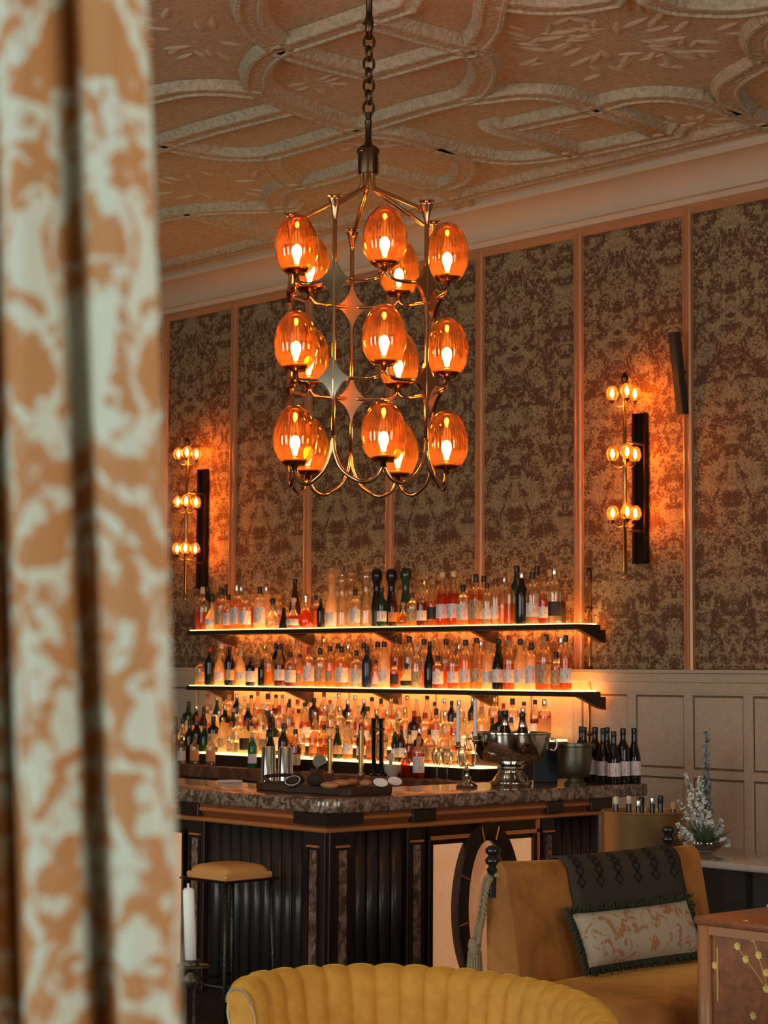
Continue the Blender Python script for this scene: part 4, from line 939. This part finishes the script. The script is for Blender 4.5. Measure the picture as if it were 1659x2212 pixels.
# ------------------------------------------------------------------ mustard channel-back chair
chr_ = thing('tub_chair', 'mustard velvet tub chair with vertical channel tufting and curved back', 'armchair', cf(.08, 5.95, 0))
cen = cf(.08, 5.95, 0)
TOPZ = .775
plan = [(-.402, 6.20), (-.34, 6.30), (-.22, 6.40), (-.0, 6.455), (.235, 6.375), (.42, 6.19), (.555, 5.93), (.605, 5.63)]
pc = catmull([Vector((a, b, 0)) for a, b in plan], 12)
acc = [0]
for a, b in zip(pc[:-1], pc[1:]): acc.append(acc[-1] + (b - a).length)
LT = acc[-1]
def plan_at(s):
    s = min(max(s, 0), 1) * LT
    for i in range(len(acc) - 1):
        if acc[i + 1] >= s - 1e-9:
            f = (s - acc[i]) / max(1e-9, acc[i + 1] - acc[i]); p = pc[i].lerp(pc[i + 1], f); t_ = (pc[i + 1] - pc[i]).normalized(); return p, t_
    return pc[-1], (pc[-1] - pc[-2]).normalized()
def chair_pt(s, h, off):
    """s along the back, h height above floor, off outward from the inner face"""
    p, t_ = plan_at(s); o_ = Vector((-t_.y, t_.x, 0))               # outward
    if o_.dot(p - Vector((.08, 5.9, 0))) < 0: o_ = -o_
    k_ = 1 - .16 * max(0, TOPZ - h) / .45
    c_ = Vector((.08, 5.85, 0)); p = c_ + (p - c_) * k_ + o_ * off
    v = cf(p.x, p.y, h); return v - cen
NCH = 20
def topz(s): return TOPZ - .045 * max(0, (s - .68) / .32) ** 2 - .03 * max(0, (.07 - s) / .07) ** 2
for i in range(NCH):
    s0, s1 = i / NCH, (i + 1) / NCH
    def f(u, v, s0=s0, s1=s1):
        s = s0 + (s1 - s0) * u; bul = .017 * (1 - abs(2 * u - 1) ** 2.6) ; tz = topz(s)
        if v < .6: h = .40 + (tz - .045 - .40) * v / .6; return chair_pt(s, h, -bul)
        a = (v - .6) / .4 * math.pi * .75
        return chair_pt(s, tz - .045 + (.045 + bul * .5) * math.sin(a), .045 - (.045 + bul) * math.cos(a))
    MB().grid(f, 8, 18).build('channel', mat['mustard'], chr_, True)
MB().grid(lambda u, v: chair_pt(u, .14 + (topz(u) - .17) * v, .085 - .012 * v), 60, 6).build('outer_back', mat['pale_back'], chr_, True)
MB().tube([chair_pt(i / 80, topz(i / 80) - .022, .086) for i in range(81)], .009, 8).build('piping', mat['piping'], chr_, True)
for s, nm in ((0, 'arm_end'), (1, 'arm_end')):
    m = MB(); ring_ = []
    for i in range(13):
        a = math.pi * i / 12; ring_.append(chair_pt(s, topz(s) - .045 + .045 * math.sin(a), .042 - .046 * math.cos(a)))
    ring_ = [chair_pt(s, .16, -.004)] + ring_ + [chair_pt(s, .16, .088)]
    t_ = plan_at(s)[1] * (-1 if s == 0 else 1); v_ = Vector((r0.x * t_.x + fh.x * t_.y, r0.y * t_.x + fh.y * t_.y, 0))
    a_ = m.ring(ring_); b_ = m.ring([p + v_ * .018 for p in ring_]); m.bridge(a_, b_, False); m.face(b_)
    e = m.build(nm, mat['pale_back'] if s else mat['mustard'], chr_, angle=40)
    pts = [ring_[k] + v_ * .018 for k in range(1, 14)]
    pts = [ring_[0] + v_ * .018] + pts + [ring_[-1] + v_ * .018]
    n_ = 60; zig = []
    for i in range(n_):
        f_ = i / (n_ - 1) * (len(pts) - 1); j = min(int(f_), len(pts) - 2); zig.append(pts[j].lerp(pts[j + 1], f_ - j) + v_ * (.004 if i % 2 else -.006))
    MB().tube(zig, .0035, 5).build('zigzag_braid', mat['braid'] if s else mat['piping'], e)
sp_ = [chair_pt(i / 40, .40, .0) for i in range(41)]
m = MB(); fl = cf(0.08, 5.42, 0) - cen
lo_ = m.ring([Vector((p.x, p.y, .16)) for p in sp_]); mi_ = m.ring([Vector((p.x, p.y, .38)) for p in sp_]); hi_ = m.ring([Vector((p.x * .97, p.y * .97, .42)) for p in sp_])
m.bridge(lo_, mi_); m.bridge(mi_, hi_); m.face(hi_); m.face(list(reversed(lo_))); m.build('seat', mat['mustard'], chr_, angle=60)
for s in (.05, .33, .67, .95):
    p = chair_pt(s, .2, .02); MB().lathe([(.012, 0), (.022, .15), (.024, .18)], (p.x, p.y, 0), 12).build('leg', mat['ebony'], chr_, True)

# ------------------------------------------------------------------ rust velvet sofa with tied-back knobs
SXB = -5.56; SY0, SY1 = 5.79, 7.02
sofa = thing('sofa', 'rust gold velvet sofa with turned black finials and a high rounded back', 'sofa', (SXB, SY0, 0))
LY = SY1 - SY0
def backprof(k):
    """outline of the reclined back from front foot over the rounded top to the rear foot"""
    pts = [(.16, .44), (.145, .54), (.115, .68), (.088, .80), (.066, .88)]
    for i in range(9):
        a = math.radians(20 + 140 * i / 8); pts.append((.0 + .066 * math.cos(a), .885 + .066 * math.sin(a)))
    return pts + [(-.066, .84), (-.06, .60), (-.05, .16)]
bp_ = backprof(0); m = MB(); rings = []
for j in range(25):
    v = j / 24; y = LY * v; e = min(1, min(v, 1 - v) / .05); k_ = .86 + .14 * math.sqrt(max(0, 1 - (1 - e) ** 2))
    lift = .018 * (2 * v - 1) ** 2
    rings.append(m.ring([(x * (k_ if x > 0 else k_), y, z * (1 if z < .5 else (.985 + .015 * k_)) + (lift if z > .5 else 0)) for x, z in bp_]))
for a, b in zip(rings[:-1], rings[1:]): m.bridge(a, b)
m.face(list(reversed(rings[0]))); m.face(rings[-1])
m.build('backrest', mat['rust_velvet'], sofa, angle=55)
def seat_f(u, v):
    x = .10 + u * .78; y = -.02 + v * (LY + .02); e = (1 - abs(2 * u - 1) ** 8) * (1 - abs(2 * v - 1) ** 10)
    return (x, y, .38 + .125 * e ** .4 + .022 * math.sin(math.pi * u) * math.sin(math.pi * v) + .006 * math.sin(9 * u + 4 * v))
MB().grid(seat_f, 28, 28).build('seat_cushion', mat['rust_velvet'], sofa, True)
MB().box((-.05, .0, .12), (.86, LY, .395)).build('base', mat['rust_velvet'], sofa, bevel=.02, angle=40)
for x, y in ((.0, .05), (.8, .05), (.0, LY - .05), (.8, LY - .05)): MB().lathe([(.02, 0), (.03, .12)], (x, y, 0), 12).build('leg', mat['ebony'], sofa, True)
KN = [(.0, .955), (.020, .958), (.026, .968), (.020, .978), (.016, .984), (.029, .994), (.032, 1.006), (.024, 1.018), (.018, 1.024), (.030, 1.036), (.031, 1.05), (.018, 1.062), (.002, 1.066)]
for y, dz, x in ((.0, -.035, -.02), (LY - .09, -.01, -.05)): MB().lathe([(.018, .86 + 0), (.018, .95)] + KN[1:], (x, y, dz), 18).build('finial', mat['ebony'], sofa, angle=60)
rp = [Vector((.01, .012, .915)), Vector((-.035, -.01, .905)), Vector((-.06, -.006, .86)), Vector((-.075, -.016, .74)), Vector((-.088, -.02, .69)), Vector((-.092, -.022, .64))]
def helix(pts, r, turns, ph):
    pts = catmull(pts, 24); fr = frames(pts); n_ = len(pts)
    return [p + a * (r * math.cos(ph + turns * 2 * math.pi * i / n_)) + b * (r * math.sin(ph + turns * 2 * math.pi * i / n_)) for i, (p, (a, b)) in enumerate(zip(pts, fr))]
rope = MB().tube(helix(rp, .0065, 13, 0), .0072, 7).build('rope', mat['rope'], sofa, True)
MB().tube(helix(rp, .0065, 13, math.pi), .0072, 7).build('rope_strand', mat['rope'], rope, True)
rp2 = [v_ + Vector((.03, -.016, 0)) for v_ in rp[1:]]
for ph_ in (0, math.pi): MB().tube(helix(rp2, .006, 12, ph_), .0065, 7).build('rope_strand', mat['rope'], rope, True)
MB().lathe([(.008, .665), (.022, .655), (.028, .63), (.022, .61), (.03, .60)], (-.092, -.03, 0), 14).build('tassel_head', mat['rope'], rope, True)
for k in range(16):
    a = 2 * math.pi * k / 16; MB().tube([(-.092 + .022 * math.cos(a), -.03 + .022 * math.sin(a), .61), (-.092 + .034 * math.cos(a), -.03 + .036 * math.sin(a), .40)], .006, 5).build('tassel_strand', mat['rope'], rope, True)
# dark kilim throw over the back
thr = thing('throw_blanket', 'dark brown kilim throw with small diamond motifs draped over the sofa back', 'throw', (SXB, SY0, 0))
ty0, ty1 = .345, 1.065
sub = bp_[2:17]
def off(i, q):
    a = Vector((*sub[max(0, i - 1)], 0)); b = Vector((*sub[min(len(sub) - 1, i + 1)], 0)); t_ = (b - a).normalized(); n_ = Vector((t_.y, -t_.x, 0)); return (sub[i][0] + n_.x * q, sub[i][1] + n_.y * q)
def thr_pt(u, v, q=.012):
    f_ = u * (len(sub) - 1); i = min(int(f_), len(sub) - 2); a = off(i, q); b = off(i + 1, q); w_ = f_ - i
    y = ty0 + (ty1 - ty0) * v; lift = .018 * (2 * y / LY - 1) ** 2
    x = a[0] + (b[0] - a[0]) * w_; z = a[1] + (b[1] - a[1]) * w_
    return Vector((x, y, z + (lift if z > .5 else 0)))
m = MB(); m.grid(lambda u, v: thr_pt(u, v), 28, 12); o = m.build('cloth', mat['throw'], thr, True)
sd_ = o.modifiers.new('thickness', 'SOLIDIFY'); sd_.thickness = .008; sd_.offset = 0
dm = MB(); dm.box((-.5, -.5, -.5), (.5, .5, .5)); 
for a in range(5):
    for b in range(6):
        u, v = .04 + a * .085, .09 + b * .165
        c_ = thr_pt(u, v, .0175); du = (thr_pt(u + .03, v, .0175) - c_).normalized()
        m = MB(); R_ = []
        for s_ in (1.0, .55):
            R_.append(m.ring([c_ + du * (.030 * s_ * x) + Vector((0, .030 * s_ * y, 0)) for x, y in ((1, 0), (0, 1), (-1, 0), (0, -1))]))
        m.bridge(R_[0], R_[1]); m.build('diamond_motif', mat['throw_motif'], thr)
# lumbar cushion leaning on the back
ca, cb = ox(1262, 2020, SXB + .215), ox(1492, 1975, SXB + .215)
pw = thing('lumbar_cushion', 'cream and rust patterned lumbar cushion with dark green fringe on the sofa', 'cushion', ((ca.x + cb.x) / 2, (ca.y + cb.y) / 2, .655))
hl = (cb.y - ca.y) / 2 + .03; hh_ = .108; tl = math.radians(24)
def pil(u, v, sgn):
    a, b = 2 * u - 1, 2 * v - 1
    th = .062 * ((1 - abs(a) ** 3.2) * (1 - abs(b) ** 2.6)) ** .55
    x = th * sgn; y = a * hl * (1 - .03 * (1 - b * b)); z = b * hh_ * (1 + .06 * abs(a) ** 3)
    return Vector((x * math.cos(tl) - z * math.sin(tl), y, z * math.cos(tl) + x * math.sin(tl)))
m = MB(); m.grid(lambda u, v: pil(u, v, 1), 28, 14); m.grid(lambda u, v: pil(u, v, -1), 28, 14); m.build('cover', mat['cushion'], pw, True)
fr_ = MB(); rf = random.Random(3)
per = [(i / 60, 0) for i in range(61)] + [(1, i / 26) for i in range(27)] + [(1 - i / 60, 1) for i in range(61)] + [(0, 1 - i / 26) for i in range(27)]
for u, v in per:
    for k in range(7):
        b0 = pil(u, v, 1); c2 = Vector((0, (2 * u - 1) * (1 if abs(2 * u - 1) > .98 else .1), (2 * v - 1) * (1 if abs(2 * v - 1) > .98 else .1)))
        if c2.length < .1: c2 = Vector((0, 0, 1))
        c2.normalize(); e = b0 + c2 * rf.uniform(.020, .030) + Vector((rf.uniform(-.014, .02), rf.uniform(-.012, .012), rf.uniform(-.008, .008)))
        fr_.tube([b0 - c2 * .004, e], [.0045, .0025], 3)
f = fr_.build('fringe', mat['fringe'], pw, True); f['kind'] = 'stuff'

# ------------------------------------------------------------------ display table with flowers
tz = .86
g = thing('display_table', 'black glossy display table with a pale stone top and glass front behind the sofa', 'table', (oz(1492, 1856, tz).x - .29, oz(1492, 1856, tz).y, 0))
tw, td = 1.78, .62
MB().box((0, 0, tz - .035), (tw, td, tz)).build('stone_top', mat['marble_pale'], g, bevel=.012, seg=3, angle=40)
MB().box((.02, .05, .05), (tw - .02, td - .02, .60)).build('lower_body', mat['black_gloss'], g)
MB().box((.02, td - .06, .60), (tw - .02, td - .02, tz - .035)).build('back_panel', mat['speaker'], g)
MB().box((.02, .06, .60), (.035, td - .06, tz - .035)).build('end_panel', mat['speaker'], g)
for x in (.02, tw * .33, tw * .66, tw - .04): MB().box((x, .02, .05), (x + .02, .05, tz - .035)).build('glazing_post', mat['black_gloss'], g)
MB().box((.03, .03, .60), (tw - .04, .036, tz - .037)).build('glass_pane', mat['clear_glass'], g)
for i, (x, y, r_, h_) in enumerate(((.62, .2, .05, .075), (.78, .3, .06, .04), (.86, .18, .055, .03))):
    o = MB().lathe([(.4, 0), (.9, .3), (1, .55), (.92, .85), (.6, 1), (.5, .9), (.4, .4), (.01, .3)], n=18).build('shell_dish', mat['ceramic'] if i else mat['silver'], smooth=True)
    o.location = (g.location.x + x, g.location.y + y, .601); o.scale = (r_, r_, h_)
    tag(o, ['small silver cup inside the glass fronted display table', 'cream dish in the middle of the glass fronted display table', 'flat cream dish at the right inside the glass fronted display table'][i], 'dish', 'dishes in the display table')
q = oz(1522, 1842, tz)
vs_ = thing('flower_bowl', 'low glass bowl of tall white and grey-blue flower spikes on the stone top', 'flowers', (q.x, q.y, tz))
MB().lathe([(.03, 0), (.05, .003), (.085, .03), (.105, .055), (.10, .058), (.08, .034), (.04, .012), (.002, .01)], n=32).build('bowl', mat['clear_glass'], vs_, True)
rf = random.Random(11)
def bloss(m, c, r):
    for k in range(5):
        a = rf.uniform(0, 6.3); b = rf.uniform(-.5, 1); d = Vector((math.cos(a) * math.cos(b), math.sin(a) * math.cos(b), math.sin(b))); s = d.orthogonal().normalized(); w = s.cross(d)
        k0 = m.ring([c, c + d * r * .5 + s * r * .5, c + d * r, c + d * r * .5 - s * r * .5]); m.face(k0)
def spike(dx, dd, h, mt, r, n, lean=(0, 0), start=.35, name='flower_spike'):
    base = Vector((0, 0, .02)); tip = r0 * (dx + lean[0]) + fh * (dd + lean[1]) + Vector((0, 0, h)); mid = r0 * dx * .6 + fh * dd * .6 + Vector((0, 0, h * .5))
    pts = catmull([base, mid, tip], 8)
    s = MB().tube(pts, .003, 5).build(name, mat['leaf'], vs_, True)
    m = MB()
    for k in range(n):
        f_ = start + (1 - start) * k / n; i = min(int(f_ * (len(pts) - 1)), len(pts) - 2); p_ = pts[i].lerp(pts[i + 1], f_ * (len(pts) - 1) - i)
        bloss(m, p_ + Vector((rf.uniform(-1, 1), rf.uniform(-1, 1), rf.uniform(-.4, .4))) * .026 * (1.25 - f_), r * (1.25 - .6 * f_))
    b = m.build('blossoms', mt, s); b['kind'] = 'stuff'
spike(.02, .05, .58, mat['petal_blue'], .022, 60, start=.2); spike(-.02, .0, .36, mat['petal'], .022, 46, (-.0, 0)); spike(-.07, .0, .38, mat['petal'], .02, 34, (-.02, 0)); spike(-.03, .06, .30, mat['petal'], .024, 44, start=.2)
spike(-.12, -.05, .14, mat['petal'], .022, 22, (-.02, -.03), .5); spike(-.11, -.04, .26, mat['petal'], .014, 16, (-.03, -.04), .6); spike(.03, .0, .26, mat['petal_blue'], .022, 40, start=.2); spike(.09, .02, .16, mat['petal'], .02, 14, start=.5)
spike(.02, -.03, .2, mat['petal'], .022, 30, start=.3)
for i, (dx, dz, mt) in enumerate(((-.075, .045, 'petal_pink'), (.09, .05, 'petal'), (-.10, .075, 'petal_pink'))):
    m = MB(); c_ = r0 * dx - fh * .03 + Vector((0, 0, dz))
    for k in range(8): bloss(m, c_, .035)
    m.build('rose_bloom', mat[mt], vs_)
m = MB()
for k in range(50):
    a = rf.uniform(0, 6.3); d = Vector((math.cos(a), math.sin(a), rf.uniform(.2, 1.6))).normalized(); s = d.orthogonal().normalized(); c_ = Vector((0, 0, .03)); L_ = rf.uniform(.07, .16)
    m.face(m.ring([c_, c_ + d * L_ * .5 + s * .014, c_ + d * L_, c_ + d * L_ * .5 - s * .014]))
f = m.build('foliage', mat['leaf'], vs_); f['kind'] = 'stuff'

# ------------------------------------------------------------------ painted chest, right foreground
zh = .89
c1 = oz(1507, 1978, zh)
cst = thing('painted_chest', 'red brown lacquered chest with painted golden flowers, right foreground', 'chest', (c1.x, c1.y, 0))
cw, cdp = .9, .42
MB().box((.0, .01, .06), (cw, cdp, zh - .03)).build('body', mat['chest'], cst)
MB().box((-.012, -.012, zh - .03), (cw + .012, cdp, zh)).build('lid', mat['chest'], cst, bevel=.01, seg=3, angle=40)
MB().box((-.005, cdp - .02, zh), (cw, cdp, zh + .008)).build('back_ledge', mat['marble_pale'], cst)
MB().tube([(.028, .004, .06), (.028, .004, zh - .03)], .024, 14).build('corner_post', mat['chest_edge'], cst, True)
MB().tube([(.004, .018, .06), (.004, .018, zh - .03)], .016, 12).build('corner_bead', mat['chest'], cst, True)
MB().box((.05, -.004, zh - .06), (cw, .008, zh - .03)).build('top_rail', mat['chest_edge'], cst)
MB().box((.077, .004, zh - .28), (.080, .0115, zh - .10)).build('painted_line', mat['gold_paint'], cst)
def onchest(px, py):
    v = oy(px, py, c1.y + .008); return Vector((v.x - c1.x, .0085, v.z))
FLW = [(1544, 2085), (1627, 2026), (1593, 2044), (1611, 2072), (1639, 2063), (1655, 2101), (1655, 2136), (1627, 2194), (1585, 2000), (1600, 2003), (1612, 1998)]
for i, (px, py) in enumerate(FLW):
    c_ = onchest(px, py); m = MB()
    for k in range(8):
        a = 2 * math.pi * k / 8 + i; d = Vector((math.cos(a), 0, math.sin(a))); s = Vector((-d.z, 0, d.x)); R_ = .016 if i < 8 else .02
        m.face(m.ring([c_, c_ + d * R_ * .6 + s * R_ * .27 + Vector((0, -.001, 0)), c_ + d * R_ + Vector((0, -.001, 0)), c_ + d * R_ * .6 - s * R_ * .27 + Vector((0, -.001, 0))]))
    m.build('painted_flower', mat['gold_paint'], cst)
for l in ([(1544, 2085), (1548, 2108), (1540, 2125)], [(1593, 2044), (1604, 2062), (1611, 2072), (1632, 2100), (1648, 2125)], [(1627, 2026), (1634, 2050), (1641, 2075), (1652, 2110), (1657, 2140)], [(1543, 2000), (1543, 2040), (1544, 2075)]):
    MB().tube([onchest(x, y) + Vector((0, 0, 0)) for x, y in l], .0011, 5).build('painted_stem', mat['gold_paint'], cst)

# ------------------------------------------------------------------ curtain in the foreground
DK = 1.2
kn = [(-.52, .05), (-.49, -.02), (-.46, .03), (-.435, .06), (-.415, .03), (-.402, .055), (-.392, .06), (-.384, .035), (-.371, .0), (-.352, -.026), (-.332, -.016), (-.319, .012), (-.311, .034), (-.303, .040), (-.295, .022), (-.282, -.008), (-.262, -.028), (-.243, -.020), (-.231, .004), (-.225, .038), (-.235, .08), (-.27, .11)]
kc = catmull([Vector((a * .6, b * .6, 0)) for a, b in kn], 6)
al = [0]
for a, b in zip(kc[:-1], kc[1:]): al.append(al[-1] + (b - a).length)
SLP = -.052                                 # the drape swings to the right towards the floor
m = MB(); NZ = 60; rows = []; uvs = []
for j in range(NZ + 1):
    z = .02 + (ZC - .05) * j / NZ
    rows.append(m.ring([cf(p.x + SLP * (z - 1.81) + .0015 * math.sin(z * 6 + i * .35), DK + p.y + .003 * math.sin(z * 4.1 + i * .2), z) for i, p in enumerate(kc)]))
    uvs += [(al[i], z) for i in range(len(kc))]
for a, b in zip(rows[:-1], rows[1:]): m.bridge(a, b, False)
me = m.mesh('curtain', True)
ul = me.uv_layers.new(name='UVMap')
for lp in me.loops: ul.data[lp.index].uv = uvs[lp.vertex_index]
mat['curtain'] = damask('curtain damask', (.50, .235, .085), (.62, .68, .59), .14, 46, .925, soft=.05, rough=.7, ringy=30)
o = link('curtain', me, mat['curtain'])
sd_ = o.modifiers.new('thickness', 'SOLIDIFY'); sd_.thickness = .003
tag(o, 'heavy orange and pale sage damask curtain hanging in folds, left foreground', 'curtain')
